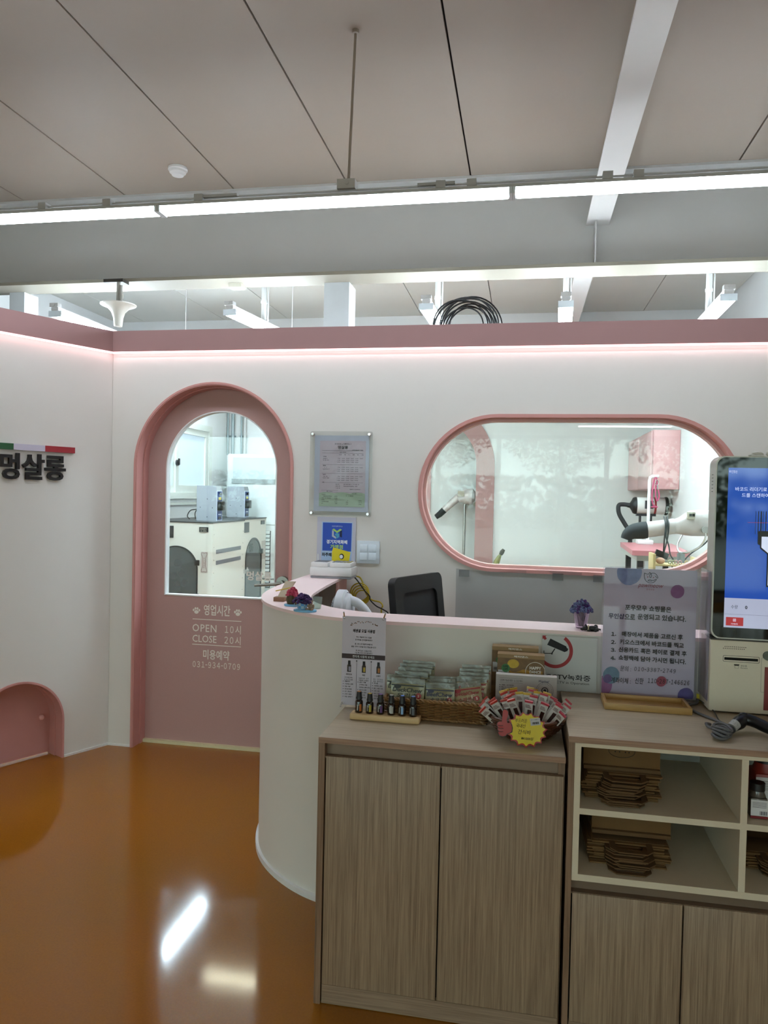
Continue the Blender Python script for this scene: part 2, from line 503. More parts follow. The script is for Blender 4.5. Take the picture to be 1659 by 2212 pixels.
FD = F0(4.1095)
b.text('영업시간', FD, -1.747, .803, .163, .062, bold=.012)
b.text('OPEN', FD, -1.823, .695, .150, .044, bold=.006, space=1.12); digits(b, ['10'], FD, -1.698, -1.640, .695, .042, bold=.006); b.text('시', FD, -1.615, .695, .034, .050, bold=.006)
b.text('CLOSE', FD, -1.822, .632, .150, .042, bold=.006); digits(b, ['20'], FD, -1.700, -1.640, .632, .041, bold=.006); b.text('시', FD, -1.615, .632, .034, .048, bold=.006)
b.text('미용예약', FD, -1.747, .541, .162, .056, bold=.012)
digits(b, ['031', '934', '0709'], FD, -1.895, -1.597, .480, .036, bold=.006)
b.shape([[(-1.898, .744), (-1.596, .744), (-1.596, .748), (-1.898, .748)]], .001, FD, z=.001)
b.shape([[(-1.898, .595), (-1.596, .595), (-1.596, .599), (-1.898, .599)]], .001, FD, z=.001)
for px, pz in ((-1.875, .797), (-1.618, .797)):
    b.shape([circ(px, pz - .009, .0125, 14, 1.1, .85)], .001, FD, z=.001)
    for dx, dz, r in ((-.018, .002, .0065), (-.0065, .011, .0068), (.0065, .011, .0068), (.018, .002, .0065)):
        b.shape([circ(px + dx, pz + dz, r, 12, .8, 1.15)], .001, FD, z=.001)
part('lettering', b, None, d, smooth=0)
b = MB([M('white_vinyl', 'E8E2DA', .6)]); b.text('멍살롱', F0(4.123), -1.497, 1.013, .150, .052, bold=.025)
part('glass_lettering', b, None, d, smooth=0)
b = MB(); b.cyl((-1.345, 4.11, .985), (-1.345, 4.085, .985), .036, n=26); b.cyl((-1.345, 4.085, .985), (-1.345, 4.06, .985), .014)
b.tube([(-1.345, 4.062, .985), (-1.38, 4.058, .978), (-1.5, 4.058, .966)], [.009, .009, .007], 10)
b.tube([(-1.345, 4.16, .985), (-1.4, 4.19, .992), (-1.5, 4.19, .992)], .007, 8)
part('door_handle', b, M('brushed_steel', '8A8680', .3, metal=1), d)
b = MB(); b.box(-2.20, -1.275, 4.085, 4.15, 0, .018)
struct('trim_3', b, M('pale_wood_threshold', 'D8CFA8', .5), label='pale wooden threshold under the arched pink door')

# ---- round-ended window
o = solo('window_1', MB().shape([stadium(-.560, 1.076, 1.106, 1.937), stadium(-.542, 1.058, 1.124, 1.919)], .16, F0(W), z=.012), PINK, None, None)
o['kind'] = 'structure'
b = MB().shape([stadium(-.545, 1.061, 1.121, 1.922), stadium(-.527, 1.043, 1.139, 1.904)], .055, F0(W), z=-.06)
part('window_frame', b, M('pink_inner_frame', 'DDB4AE', .5), o)
b = MB().shape([stadium(-.530, 1.046, 1.136, 1.907)], .006, F0(W), z=-.085)
part('glass_pane', b, pane('window_glass', tint='F4FAF6', refl=.62), o)

# ---- small arched pet door in the left wall
o = solo('door_2', MB().shape([[(-.79, .012), (-.274, .012), (-.274, .208)] + arc(-.532, .208, .258, 0, 180, 30)], .02, LF, z=-.117), M('pink_pet_door', 'C48C88', .55), None, None)
o['kind'] = 'structure'
b = MB()
aro = lambda r: [(-.5325 - r, 0), (-.5325 - r, .208)] + arc(-.5325, .208, r, 180, 0, 30) + [(-.5325 + r, 0)]
ari = lambda r: [(-.5325 + r, 0)] + arc(-.5325, .208, r, 0, 180, 30) + [(-.5325 - r, 0)]
b.shape([aro(.2585) + ari(.2480)], .016, LF, z=.008)
b.shape([aro(.2514) + ari(.247)], .07, LF, z=.004)
b.shape([aro(.2514) + ari(.241)], .07, LF, z=-.06)
part('door_frame', b, PINK, o)
b = MB(); b.cyl((-.352, .222, -.118), (-.352, .222, -.10), .008, M4=LF); b.ball((-.352, .222, -.092), .015, M4=LF)
part('knob', b, M('pink_knob', 'E0AAA4', .4), o)
b = MB(); b.tube([(-.286, .345, -.10), (-.291, .345, -.085), (-.293, .33, -.08), (-.293, .31, -.08), (-.291, .298, -.085), (-.286, .298, -.10)], .0035, 6, M4=LF)
part('latch', b, M('dark_bronze', '2A2420', .4, metal=.8), o)

# ---- overhead steel: lintel beam, roof beam, columns
b = MB()
b.box(-6.9, 4.9, 4.785, 4.80, 2.93, 3.5); b.box(-6.9, 4.9, 4.72, 4.88, 3.485, 3.5)
b.box(.378, .386, 4.68, 4.785, 2.922, 3.175)
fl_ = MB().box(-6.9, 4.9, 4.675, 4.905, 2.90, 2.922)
tr4 = struct('trim_4', b, STEELW, label='white steel lintel beam across the ceiling above the partition')
part('lower_flange', fl_, M('flange_shaded', '8E887A', .6, noise=(3, .06)), tr4)  # the beam's own paint, darkened to put shade on the lamp-lit underside
b = MB()
for y0, y1 in ((-7.1, 4.785), (4.80, 8.3)):
    b.box(.330, .466, y0, y1, 3.18, 3.192); b.box(.393, .401, y0, y1, 3.19, 3.5)
struct('trim_5', b, M('white_painted_beam', 'D6D4D0', .5, noise=(2, .05)), label='white steel roof beam running towards the back')
struct('trim_6', MB().box(-1.342, -1.171, 4.845, 5.03, 0, 2.9), M('grey_white_column', 'BCC0C2', .6), label='square white column under the lintel beam')
struct('trim_7', MB().box(-3.69, -3.57, 4.845, 5.0, 0, 2.9), M('grey_white_column', 'BCC0C2', .6), label='white column behind the left partition')

# ---- shell: outer walls, salon partitions, shop front
struct('wall_far', MB().box(-4.95, 1.98, 8.30, 8.42, 0, 3.5), WALLW)
struct('wall_outer_left', MB().box(-4.97, -4.87, 4.25, 8.3, 0, 3.5), WALLW)
struct('wall_outer_right', MB().box(1.92, 2.02, 4.14, 8.3, 0, 3.5), WALLW)
struct('wall_side', MB().box(-6.9, -6.8, -7.1, 8.3, 0, 3.5), WALL)
struct('wall_right', MB().box(3.6, 3.7, -7.1, 4.2, 0, 3.5), WALL)
struct('wall_salon_left', MB().box(-3.37, -3.27, 4.14, 8.0, 0, 2.4), WALLW)
struct('wall_salon_right', MB().box(1.25, 1.33, 4.14, 7.9, 0, 2.4), WALLW)
ac = (-1.02 - .0, 0)
b = MB().shape([[(-3.27, 0), (-1.52, 0), (-1.52, 1.82)] + arc(-1.01, 1.82, .51, 180, 0, 30) + [(-.50, 0), (1.25, 0), (1.25, 2.9), (-3.27, 2.9)]], .1, F0(7.9))
struct('wall_salon_back', b, WALLW)
b = MB().shape([[(-1.71, 0), (-1.71, 1.82)] + arc(-1.01, 1.82, .70, 180, 0, 40) + [(-.31, 0), (-.50, 0)] + arc(-1.01, 1.82, .51, 0, 180, 40) + [(-1.52, 0)]], .05, F0(7.9), z=.02)
struct('trim_8', b, M('pink_arch_board', 'A98280', .5, noise=(200, .05)), label='broad pink arch around the niche in the back wall of the salon')
# shop front towards the street (behind the viewer)
FRM = M('dark_frame', '55595C', .4, metal=.6)
b = MB()
b.box(-6.9, 3.6, -7.18, -7.06, 0, .12); b.box(-6.9, 3.6, -7.18, -7.06, 2.75, 3.5)
struct('wall_front', b, WALL)
for i, (x0, x1) in enumerate(((-6.8, -4.75), (-4.7, -2.65), (-2.6, -.55), (-.5, 1.55), (1.6, 3.6))):
    o = solo('window_%d' % (i + 2), MB().box(x0, x1, -7.13, -7.12, .12, 2.75), pane('shop_glass', refl=1.0), None, None, smooth=0)
    o['kind'] = 'structure'
    b = MB(); b.box(x0 - .05, x0 + .02, -7.16, -7.08, .12, 2.75); b.box(x1 - .02, x1, -7.16, -7.08, .12, 2.75); b.box(x0, x1, -7.16, -7.08, .12, .18); b.box(x0, x1, -7.16, -7.08, 2.68, 2.75)
    part('window_frame', b, FRM, o)
struct('floor_outside', MB().box(-60, 60, -90, -7.2, -.2, -.02), M('street_asphalt', '9A9A98', .9, noise=(.5, .1)))
# ================================================================== LAMPS
def lamp(name, label, p0, p1, w, h, strength, color, group, cat='ceiling lamp', caps=True, emat='lamp_diffuser', cover=.5):
    """linear batten: housing on top, glowing diffuser below, end caps"""
    p0 = Vector(p0); p1 = Vector(p1); d = (p1 - p0); L = d.length; d.normalize()
    s = d.cross(Vector((0, 0, 1))).normalized()
    c = (p0 + p1) / 2
    t = thing(name, label, cat, c, 0, group)
    M4 = Matrix(((d.x, s.x, 0, c.x), (d.y, s.y, 0, c.y), (d.z, s.z, 1, c.z), (0, 0, 0, 1)))
    part('housing', MB().box(-L / 2, L / 2, -w * cover, w * cover, h * .60, h * .66, None, M4).box(-L / 2, L / 2, -w * .30, w * .30, h * .66, h * 1.05, None, M4), STEELW, t)
    part('diffuser', MB().rbox(-L / 2 + .012, L / 2 - .012, -w / 2, w / 2, 0, h * .6, .01, None, M4), M(emat, 'FFFFFF', .4, emit=strength, emit_color=color), t)
    if caps:
        for sg in (-1, 1):
            part('end_cap', MB().box(sg * L / 2 - (.012 if sg > 0 else 0), sg * L / 2 + (.012 if sg < 0 else 0), -w / 2 - .002, w / 2 + .002, -.001, h * .62, None, M4), M('lamp_end_cap', 'D9E4EA', .4), t)
    return t, M4
names = ['linear ceiling lamp at the left end of the front lamp row', 'long bright linear ceiling lamp in the middle, hung by the thin rod', 'long bright linear ceiling lamp at right of the front lamp row']
for i, x in enumerate((-3.24, -1.66, -.08)):
    lamp('linear_lamp', names[i], (x, 3.19, 2.755), (x + 1.578, 3.19, 2.755), .072, .042, TUBE_FRONT, 'E6F3FF', 'front lamp row')
b = MB(); b.box(-3.3, 1.55, 3.186, 3.194, 2.812, 2.818)
for x in (-1.35, -.38): b.box(x - .10, x + .06, 3.175, 3.205, 2.815, 2.826)
for x in (-2.25, -1.92, -1.47, -.38, -.25, .3, .42): b.box(x - .02, x + .02, 3.168, 3.212, 2.80, 2.83)
solo('lamp_rail', b, M('rail_grey', 'BEBEBE', .5, metal=.4), 'thin grey mounting rail on top of the front lamp row', 'rail')
b = MB(); b.cyl((-.766, 3.19, 3.5), (-.785, 3.19, 2.83), .006, n=10); b.cyl((-.766, 3.19, 3.485), (-.766, 3.19, 3.5), .016)
t = thing('hanging_rod', 'thin rod hanging from the ceiling to the front lamp row', 'rod', (-.785, 3.19, 2.82))
part('rod', b, M('rod_metal', 'A79C90', .5, metal=.3), t)
part('clamp', MB().box(-.83, -.75, 3.165, 3.215, 2.818, 2.858).cyl((-.785, 3.16, 2.84), (-.785, 3.22, 2.84), .008), STEELW, t)
# salon lamps
sal = [('row of lamps above the salon, leftmost behind the horn lamp', (-3.07, 4.47, 2.627), (-3.07, 7.0, 2.627)),
       ('salon lamp seen above the fascia left of the column', (-1.881, 4.54, 2.627), (-1.72, 5.73, 2.627)),
       ('salon lamp seen above the fascia just left of the black cable coil', (-.613, 4.52, 2.627), (-.575, 5.71, 2.627)),
       ('salon lamp seen above the fascia right of the black cable coil', (.212, 4.54, 2.627), (.262, 5.73, 2.627)),
       ('salon lamp seen above the fascia near the right edge', (1.094, 4.48, 2.627), (1.115, 5.67, 2.627))]
for n_, a, c in sal:
    t, M4 = lamp('batten_lamp', n_, a, c, .085, .06, TUBE_SALON, 'E0F1FF', 'salon batten lamps', emat='salon_diffuser', cover=.26)
    L = (Vector(c) - Vector(a)).length
    part('bracket', MB().box(-L / 2 - .012, -L / 2 + .03, -.03, .03, .06, .085, None, M4).cyl((-L / 2 - .013, 0, .073), (-L / 2 - .016, 0, .073), .008, mat=None, M4=M4), STEELW, t)
lamp('batten_lamp', 'short cross lamp of the salon seen only mirrored in the floor', (-2.57, 5.9, 2.60), (-1.3, 5.9, 2.60), .07, .05, TUBE_SALON * .35, 'FFF4D8', 'salon batten lamps', emat='salon_diffuser_dim')
for i, (x, y, z0, lb) in enumerate(((-1.815, 5.0, 2.692, 'white conduit pipe dropping to the salon lamp left of the column'), (-.600, 5.0, 2.692, 'white conduit pipe dropping to the salon lamp left of the cable coil'), (.232, 5.0, 2.692, 'white conduit pipe dropping to the salon lamp right of the cable coil'), (1.103, 5.0, 2.692, 'white conduit pipe dropping to the rightmost salon lamp'), (-3.07, 6.4, 2.692, 'white conduit pipe above the leftmost salon lamp row'), (-1.9, 5.9, 2.652, 'white conduit pipe above the short cross lamp'))):
    if i > 3:
        b = MB(); b.cyl((x, y, z0), (x, y, 3.5), .003, n=6)
        solo('suspension_wire', b, STEELW, lb.replace('white conduit pipe', 'thin suspension wire'), 'wire', 'wires above the salon')
        continue
    b = MB(); b.cyl((x, y, z0), (x, y, 3.5), .019, n=12); b.cyl((x + .030, y, z0), (x + .030, y, 3.5), .005, n=8)
    for k in range(3): b.cyl((x, y, z0 + .12 + .18 * k), (x, y, z0 + .14 + .18 * k), .023, n=12)
    solo('conduit_pipe', b, STEELW, lb, 'pipe', 'conduits above the salon')
# rear rows of the shop
for k, (x, y) in enumerate(((-3.4, -1.6), (0.4, -1.6), (-3.4, -5.6), (.9, -5.6))):
    lamp('linear_lamp', ['linear lamp of the row behind the viewer, left', 'linear lamp of the row behind the viewer, right', 'linear lamp by the shop front, left', 'linear lamp by the shop front, right'][k], (x, y, 2.78), (x + 1.6, y, 2.78), .072, .042, TUBE_REAR, 'FFFBF0', 'rear lamp rows', emat='rear_diffuser')
# smoke detector
t = thing('smoke_detector', 'round white smoke detector on the ceiling', 'smoke detector', (-2.165, 4.37, 3.5))
part('base', MB().lathe([(.058, 0), (.060, -.014), (.056, -.02)], (-2.165, 4.37, 3.5)), WHITE, t)
part('cap', MB().lathe([(.050, -.018), (.050, -.032), (.040, -.038), (.036, -.048), (.018, -.054), (0, -.055)], (-2.165, 4.37, 3.5)), WHITE, t)
# horn shaped beacon under the lintel
t = thing('horn_lamp', 'white horn shaped lamp with a wide rim hanging from the lintel beam', 'lamp', (-2.69, 4.6, 2.61))
part('horn', MB().lathe([(0, 0), (.026, .002), (.029, .02), (.033, .06), (.044, .095), (.072, .125), (.115, .142), (.117, .148), (.085, .150), (.03, .150), (0, .150)], (-2.70, 4.62, 2.585)), M('cream_plastic', 'D9D6CC', .4), t)
part('stem', MB().cyl((-2.705, 4.62, 2.73), (-2.70, 4.62, 2.88), .012).cyl((-2.682, 4.62, 2.75), (-2.682, 4.62, 2.86), .011).cyl((-2.68, 4.62, 2.77), (-2.68, 4.62, 2.80), .014), M('grey_metal', 'A9A79E', .5, metal=.3), t)
part('clamp', MB().box(-2.80, -2.66, 4.60, 4.68, 2.878, 2.90, None), M('dark_metal', '44403A', .5, metal=.5), t)
b = MB().box(-1.99, -1.90, 4.78, 4.86, 2.872, 2.90)
solo('junction_box', b, M('box_cream', 'CFCBBB', .5), 'small junction box under the lintel beam', 'box')
# coil of black cable lying on the partition
random.seed(5)
b = MB()
for k in range(11):
    r = .145 + random.uniform(-.04, .025); y = 4.06 + random.uniform(-.04, .05); dx = random.uniform(-.03, .03)
    ph = random.uniform(-.12, .12)
    b.tube([(-.33 + dx + r * math.cos(a), y + .02 * math.sin(2 * a + k), 2.41 + r * .98 * max(-.0, math.sin(a)) + (0 if math.sin(a) > 0 else .004)) for a in [math.pi * q / 20 + ph * 0 for q in range(21)]], .0042, 6)
solo('cable_coil', b, M('black_rubber', '15161A', .4), 'coil of black cable on top of the pink fascia', 'cable')
# ================================================================== RECEPTION COUNTER
XY = lambda z: frame((0, 0, z), (1, 0, 0), (0, 1, 0))
def offs(pts, d):
    out = []
    for i, p in enumerate(pts):
        a = Vector(pts[max(i - 1, 0)]); c = Vector(pts[min(i + 1, len(pts) - 1)])
        t = (c - a).normalized(); out.append((p[0] - t.y * d, p[1] + t.x * d))
    return out
oc = [tuple(p) for p in bez([(-1.15, 3.985), (-1.154, 3.6), (-1.142, 3.3), (-1.105, 3.08), (-1.03, 2.905), (-.915, 2.765), (-.77, 2.66), (-.61, 2.605), (-.45, 2.59)], 7)] + [(0.5, 2.59), (1.6, 2.59)]
ic = [tuple(p) for p in bez([(-.945, 3.985), (-.935, 3.6), (-.918, 3.3), (-.895, 3.12), (-.845, 2.985), (-.76, 2.872), (-.63, 2.79), (-.50, 2.760)], 6)] + [(.5, 2.757), (1.6, 2.757)]
t = thing('reception_counter', 'white curved reception counter with a pink top and open wing to the wall', 'counter', (-.2, 2.7, 0))
ob_ = offs(oc, .006); ib_ = offs(oc, .05)
b = MB().shape([ob_ + ib_[::-1]], 1.042, XY(0), z=1.042)
part('body', b, M('counter_paint', 'DEDAD4', .8, noise=(5, .03), bump=(70, .1, .001)), t, smooth=50)
part('countertop', MB().shape([oc + ic[::-1]], .012, XY(0), z=1.054), PINKT, t, smooth=50)
part('skirting', MB().shape([offs(oc, -.006) + offs(oc, .01)[::-1]], .022, XY(0), z=.022), WHITE, t, smooth=50)
part('support_panel', MB().box(-.957, -.943, 3.80, 3.985, .2, 1.042), M('pink_panel_edge', 'D9A9A4', .5), t)
part('desk_board', MB().box(-.70, 1.4, 2.80, 3.06, .72, .74), BEIGE, t)

# ================================================================== CABINETS
t = thing('cabinet', 'low oak cabinet with two closed doors, left of the open shelf unit', 'cabinet', (-.22, 2.34, 0))
part('countertop', MB().rbox(-.571, .131, 2.10, 2.585, .773, .790, .0015), OAKT, t)
part('edge_band', MB().box(-.571, .131, 2.0985, 2.1005, .7735, .7895), OAKH, t)
part('side_panel', MB().box(-.571, -.552, 2.10, 2.58, 0, .773), wood('oak_side', '6E543F', '977A62', 'z'), t)
part('side_panel', MB().box(.112, .131, 2.12, 2.58, 0, .773), wood('oak_side', '6E543F', '977A62', 'z'), t)
part('back_panel', MB().box(-.552, .112, 2.56, 2.57, .0, .773), DARKGAP, t)
part('handle_channel', MB().box(-.552, .112, 2.128, 2.14, .73, .773).box(-.552, .112, 2.105, 2.14, .728, .733), M('channel_wood', '8A7462', .5), t)
part('door', MB().rbox(-.5475, -.2135, 2.10, 2.118, .0605, .735, .0012), OAKV, t)
part('door', MB().rbox(-.2095, .1265, 2.10, 2.118, .0605, .735, .0012), OAKV, t)
part('kick_board', MB().box(-.5485, .1265, 2.104, 2.12, .002, .0575), wood('oak_kick', '7C6653', 'A38B74', 'x'), t)
part('carcass_shadow_gap', MB().box(-.552, .112, 2.119, 2.1275, .002, .73), DARKGAP, t)

CX1 = 1.45
t = thing('shelf_cabinet', 'taller oak cabinet with cream open shelves above closed doors', 'cabinet', (.8, 2.34, 0))
part('countertop', MB().rbox(.138, CX1, 2.10, 2.585, .833, .850, .0015), OAKT, t)
part('edge_band', MB().box(.138, CX1, 2.0985, 2.1005, .8335, .8495), OAKH, t)
part('side_panel', MB().box(.1385, .1545, 2.10, 2.58, 0, .833), wood('oak_side', '6E543F', '977A62', 'z'), t)
part('side_panel', MB().box(CX1 - .016, CX1, 2.10, 2.58, 0, .833), wood('oak_side', '6E543F', '977A62', 'z'), t)
b = MB()
for nm_, xa, xb, za, zb in (('inner_side', .155, .1715, .452, .8325), ('divider', .583, .600, .470, .822), ('divider', 1.01, 1.027, .470, .822), ('inner_side', CX1 - .033, CX1 - .017, .452, .8325)):
    part(nm_, MB().box(xa, xb, 2.10 if nm_ == 'inner_side' else 2.102, 2.575, za, zb), BEIGE, t)
part('top_rail', MB().box(.1715, CX1 - .033, 2.101, 2.575, .8225, .8325), BEIGE, t)
for x0, x1 in ((.1715, .583), (.600, 1.01), (1.027, CX1 - .033)):
    part('shelf', MB().box(x0, x1, 2.102, 2.575, .636, .6525), BEIGE, t)
part('bottom_shelf', MB().box(.1715, CX1 - .033, 2.101, 2.575, .452, .470), BEIGE, t)
part('back_panel', MB().box(.1715, CX1 - .033, 2.565, 2.575, .470, .745), M('grey_back_panel', 'A8A69E', .6), t)
part('handle_channel', MB().box(.155, CX1 - .016, 2.128, 2.14, .405, .452).box(.155, CX1 - .016, 2.105, 2.14, .413, .418), M('channel_wood_dark', '74604F', .5), t)
for x0, x1 in ((.1585, .446), (.450, .738), (.742, 1.03), (1.034, CX1 - .02)):
    part('door', MB().rbox(x0, x1, 2.10, 2.118, .0575, .417, .0012), OAKV, t)
part('kick_board', MB().box(.1575, CX1 - .02, 2.104, 2.12, .002, .0545), wood('oak_kick', '7C6653', 'A38B74', 'x'), t)
part('carcass_shadow_gap', MB().box(.155, CX1 - .02, 2.119, 2.1275, .002, .41), DARKGAP, t)

# ---- paper bags lying in the shelf
KR = M('kraft_paper', '6E502C', .8, noise=(30, .08), bump=(60, .2, .001))
KR2 = M('kraft_paper_dark', '5E4426', .8, noise=(30, .08), bump=(60, .2, .001))
random.seed(11)
def bag_proto(name, w, d, th):
    """folded kraft bag lying flat: body (origin at its front edge centre), folded bottom flap, U handle sticking out to the front"""
    t = thing(name, 'x', 'paper bag', (0, 0, 0))
    part('bag_body', MB().rbox(-w / 2, w / 2, 0, d, 0, th, .002), KR, t, local=True)
    part('fold', MB().rbox(-w / 2 + .004, w / 2 - .004, .012, d * .35, th - .001, th + .0015, .0008), KR2, t, local=True)
    hw = .05
    b = MB(); z0 = th * .4; z1 = th * .4 + .0035
    for sg in (-1, 1):
        b.box(sg * hw - .008, sg * hw + .008, -.035, .03, z0, z1)
    b.shape([[(-hw - .008, -.034), (-hw + .012, -.058), (hw - .012, -.058), (hw + .008, -.034), (hw - .008, -.034), (hw - .016, -.043), (-hw + .016, -.043), (-hw + .008, -.034)]], z1 - z0, frame((0, 0, 0), (1, 0, 0), (0, 1, 0)), z=z1)
    part('handle', b, KR2, t, local=True)
    return t
def bag_stack(x, y, z0, n, w, d, th, what, group):
    bt = bag_proto('paper_bag', w, d, th)
    for k in range(n):
        jx = random.uniform(-.012, .012) * (1 if k else .3); jy = random.uniform(-.010, .014); r = random.uniform(-.03, .03)
        pos = 'lowest' if k == 0 else ('topmost' if k == n - 1 else '%s from the bottom' % ('first', 'second', 'third', 'fourth', 'fifth', 'sixth', 'seventh', 'eighth', 'ninth', 'tenth', 'eleventh', 'twelfth', 'thirteenth')[k])
        lb = 'flat kraft bag, %s in the pile on the %s' % (pos, what)
        g = None
        g = group
        if k == 0:
            bt.location = (x + jx, y + jy, z0); bt.rotation_euler = (0, 0, r); bt['label'] = lb; bt['group'] = g
        else:
            dup(bt, None, (x + jx, y + jy, z0 + k * th * 1.03), (0, 0, r), lb, g)
bag_stack(.292, 2.185, .6525, 14, .20, .30, .0052, 'upper left shelf', 'kraft bags on the upper left shelf')
bag_stack(.315, 2.185, .4700, 12, .21, .30, .0052, 'lower left shelf', 'kraft bags on the lower left shelf')
bag_stack(.735, 2.25, .4700, 8, .19, .30, .0052, 'lower right shelf', 'kraft bags on the lower right shelf')
# big bag with a line-drawn pet logo on top of each pile, bottom side to the front
def big_bag(x0, x1, y0, z0, z1, label, logo):
    t = thing('large_paper_bag', label, 'paper bag', ((x0 + x1) / 2, y0 + .12, z0), 0, 'large kraft bags on the piles')
    part('bag_body', MB().rbox(x0, x1, y0, y0 + .24, z0, z0 + .012, .003), KR2, t)
    b = MB().rbox(x0, x1, y0 + .012, y0 + .018, z0 + .008, z1, .002)
    part('raised_flap', b, KR, t)
    if logo:
        b = MB([M('dark_print', '1A1614', .7)])
        c = (x0 + x1) / 2; zc = z1 - .012
        b.tube([(c + .036 * math.cos(a), y0 + .0115, zc + .018 * math.sin(a)) for a in [2 * math.pi * k / 30 for k in range(30)]], .0007, 5, closed=True)
        for dx in (-.018, -.006, .010, .020): b.ball((c + dx, y0 + .0115, zc - .002), .0018)
        part('logo', b, None, t)
big_bag(.187, .398, 2.20, .728, .795, 'large kraft bag with an outlined logo standing over the upper bag pile', True)
big_bag(.215, .432, 2.20, .545, .600, 'large kraft bag on top of the lower left bag pile', False)

# ---- right bay: jars
def jar(x, y, z, w, h, label, lid, body, group=None):
    t = thing('treat_jar', label, 'jar', (x, y, z), 0, group)
    b = MB().rbox(x - w / 2, x + w / 2, y - w / 2, y + w / 2, z, z + h * .62, .008)
    b.lathe([(w * .48, 0), (w * .40, h * .10), (w * .38, h * .16)], (x, y, z + h * .62), 20)
    part('jar_body', b, body, t)
    part('lid', MB().cyl((x, y, z + h * .78), (x, y, z + h), w * .42, n=24), lid, t)
    lb = MB([M('label_white', 'D8D8DC', .5), M('label_print', '555560', .6), M('dark_red', '7A1620', .5)])
    F = F0(y - w / 2)
    lb.shape([[(x - w * .47, z + h * .10), (x + w * .47, z + h * .10), (x + w * .47, z + h * .56), (x - w * .47, z + h * .56)]], .0008, F, 0, z=.001)
    for k in range(6):
        lb.shape([[(x - w * .38, z + h * (.34 + .03 * k)), (x + w * .38, z + h * (.34 + .03 * k)), (x + w * .38, z + h * (.348 + .03 * k)), (x - w * .38, z + h * (.348 + .03 * k))]], .0003, F, 1, z=.0014)
    for k in range(9):
        xx = x + w * (.02 + .045 * k)
        lb.shape([[(xx, z + h * .13), (xx + w * (.016 + .012 * (k % 3)), z + h * .13), (xx + w * (.016 + .012 * (k % 3)), z + h * .24), (xx, z + h * .24)]], .0003, F, 1, z=.0014)
    lb.shape([[(x - w * .47, z + h * .02), (x + w * .47, z + h * .02), (x + w * .47, z + h * .09), (x - w * .47, z + h * .09)]], .0008, F, 2, z=.001)
    part('jar_label', lb, None, t, smooth=0)
    return t
jar(.641, 2.165, .6525, .046, .092, 'small square jar with black lid and white barcode label in the right shelf bay', BLACK, M('dark_clear_plastic', '4A453E', .2, coat=.5))
b = jar(.690, 2.26, .6525, .078, .155, 'larger jar with black lid and red label behind the small jar', BLACK, M('red_label_body', '8C2A22', .4))
# ================================================================== ON THE MAIN WALL
PAPER = M('paper', 'D8D8E2', .7)
INK = M('ink', '14141A', .7)
def bars(b, F, x0, x1, z, h, mat, seed, gap=.35, zo=.0009):
    """a line of print too small to read: short irregular marks"""
    r = random.Random(seed); x = x0
    q = h * .20
    def bx(a0, a1, c0, c1):
        b.add([(a0, c0, zo), (a1, c0, zo), (a1, c1, zo), (a0, c1, zo)], [(0, 1, 2, 3)], mat, F)
    while x + h * .6 < x1:
        if r.random() > gap * .5:
            k = r.randrange(4); w = h * .72
            bx(x, x + w * .6, z + h - q, z + h)
            if k != 1: bx(x + w * .8, x + w * .8 + q, z + h * .1, z + h)
            if k != 2: bx(x, x + w * .9, z + h * .38, z + h * .38 + q)
            if k in (1, 3): bx(x + q, x + q * 2, z + h * .4, z + h)
            if k != 0: bx(x + w * .1, x + w, z, z + q)
        x += h * .92
Fp = F0(3.976)
t = thing('price_board', 'grooming price list behind a clear acrylic plate with four screws', 'notice', (-.985, 3.98, 1.376))
part('acrylic_plate', MB().shape([rrect(-1.161, -.812, 1.376, 1.840, .012)], .004, F0(3.968), z=0), pane('acrylic', tint='F4F5F4', refl=.22, haze=.03, haze_color='C8C8C0'), t)
part('paper', MB().box(-1.137, -.832, 3.9775, 3.979, 1.403, 1.818), M('blue_white_paper', 'C3C9DC', .7), t)
pr_ = part('print', MB().box(-1.107, -.850, 3.9765, 3.9775, 1.430, 1.789), M('pale_pink_print', 'CDBFCB', .7), t)
b = MB([M('sage_print', 'A9BEA6', .7)])
b.shape([[(-1.107, 1.430), (-.850, 1.430)] + [(-.850 - .257 * k / 24, 1.502 + .007 * abs(math.sin(k / 24 * math.pi * 3))) for k in range(25)]], .0004, Fp, z=.0006)
part('green_footer', b, None, t, smooth=0)
b = MB([INK])
b.text('포우모우 x 차빠미도그', Fp, -.977, 1.772, .094, .009, bold=.01)
b.text('멍살롱', Fp, -.977, 1.753, .055, .017, bold=.02)
bars(b, Fp, -.925, -.865, 1.737, .004, 0, 3)
def rule(x0, x1, z, h=.0008): b.shape([[(x0, z), (x1, z), (x1, z + h), (x0, z + h)]], .0003, Fp, 0, z=.0009)
rule(-1.094, -.862, 1.735, .0012); rule(-1.094, -.862, 1.721); b.text('기본 미용표', Fp, -.978, 1.7265, .036, .006, bold=.01)
for k in range(6): bars(b, Fp, -.998 + .025 * k, -.984 + .025 * k, 1.711, .0045, 0, k)
zz = 1.704
for sec in range(3):
    bars(b, Fp, -1.088, -1.070, zz - .004, .005, 0, sec + 20, 0)
    bars(b, Fp, -1.088, -1.060, zz - .014, .004, 0, sec + 30); bars(b, Fp, -1.088, -1.050, zz - .023, .004, 0, sec + 40)
    for r_ in range(3):
        z_ = zz - .013 - .0105 * r_
        b.text(('~3kg', '4~5kg', '6~8kg')[r_], Fp, -1.000, z_ + .002, .017, .005)
        for c_ in range(5 if r_ == 0 else 4):
            b.text('%d5,000' % (3 + c_ + r_), Fp, -.974 + .025 * c_, z_ + .002, .018, .0045, bold=.01)
    rule(-1.094, -.862, zz - .045)
    zz -= .049
bars(b, Fp, -1.088, -1.078, zz + .003, .005, 0, 51, 0)
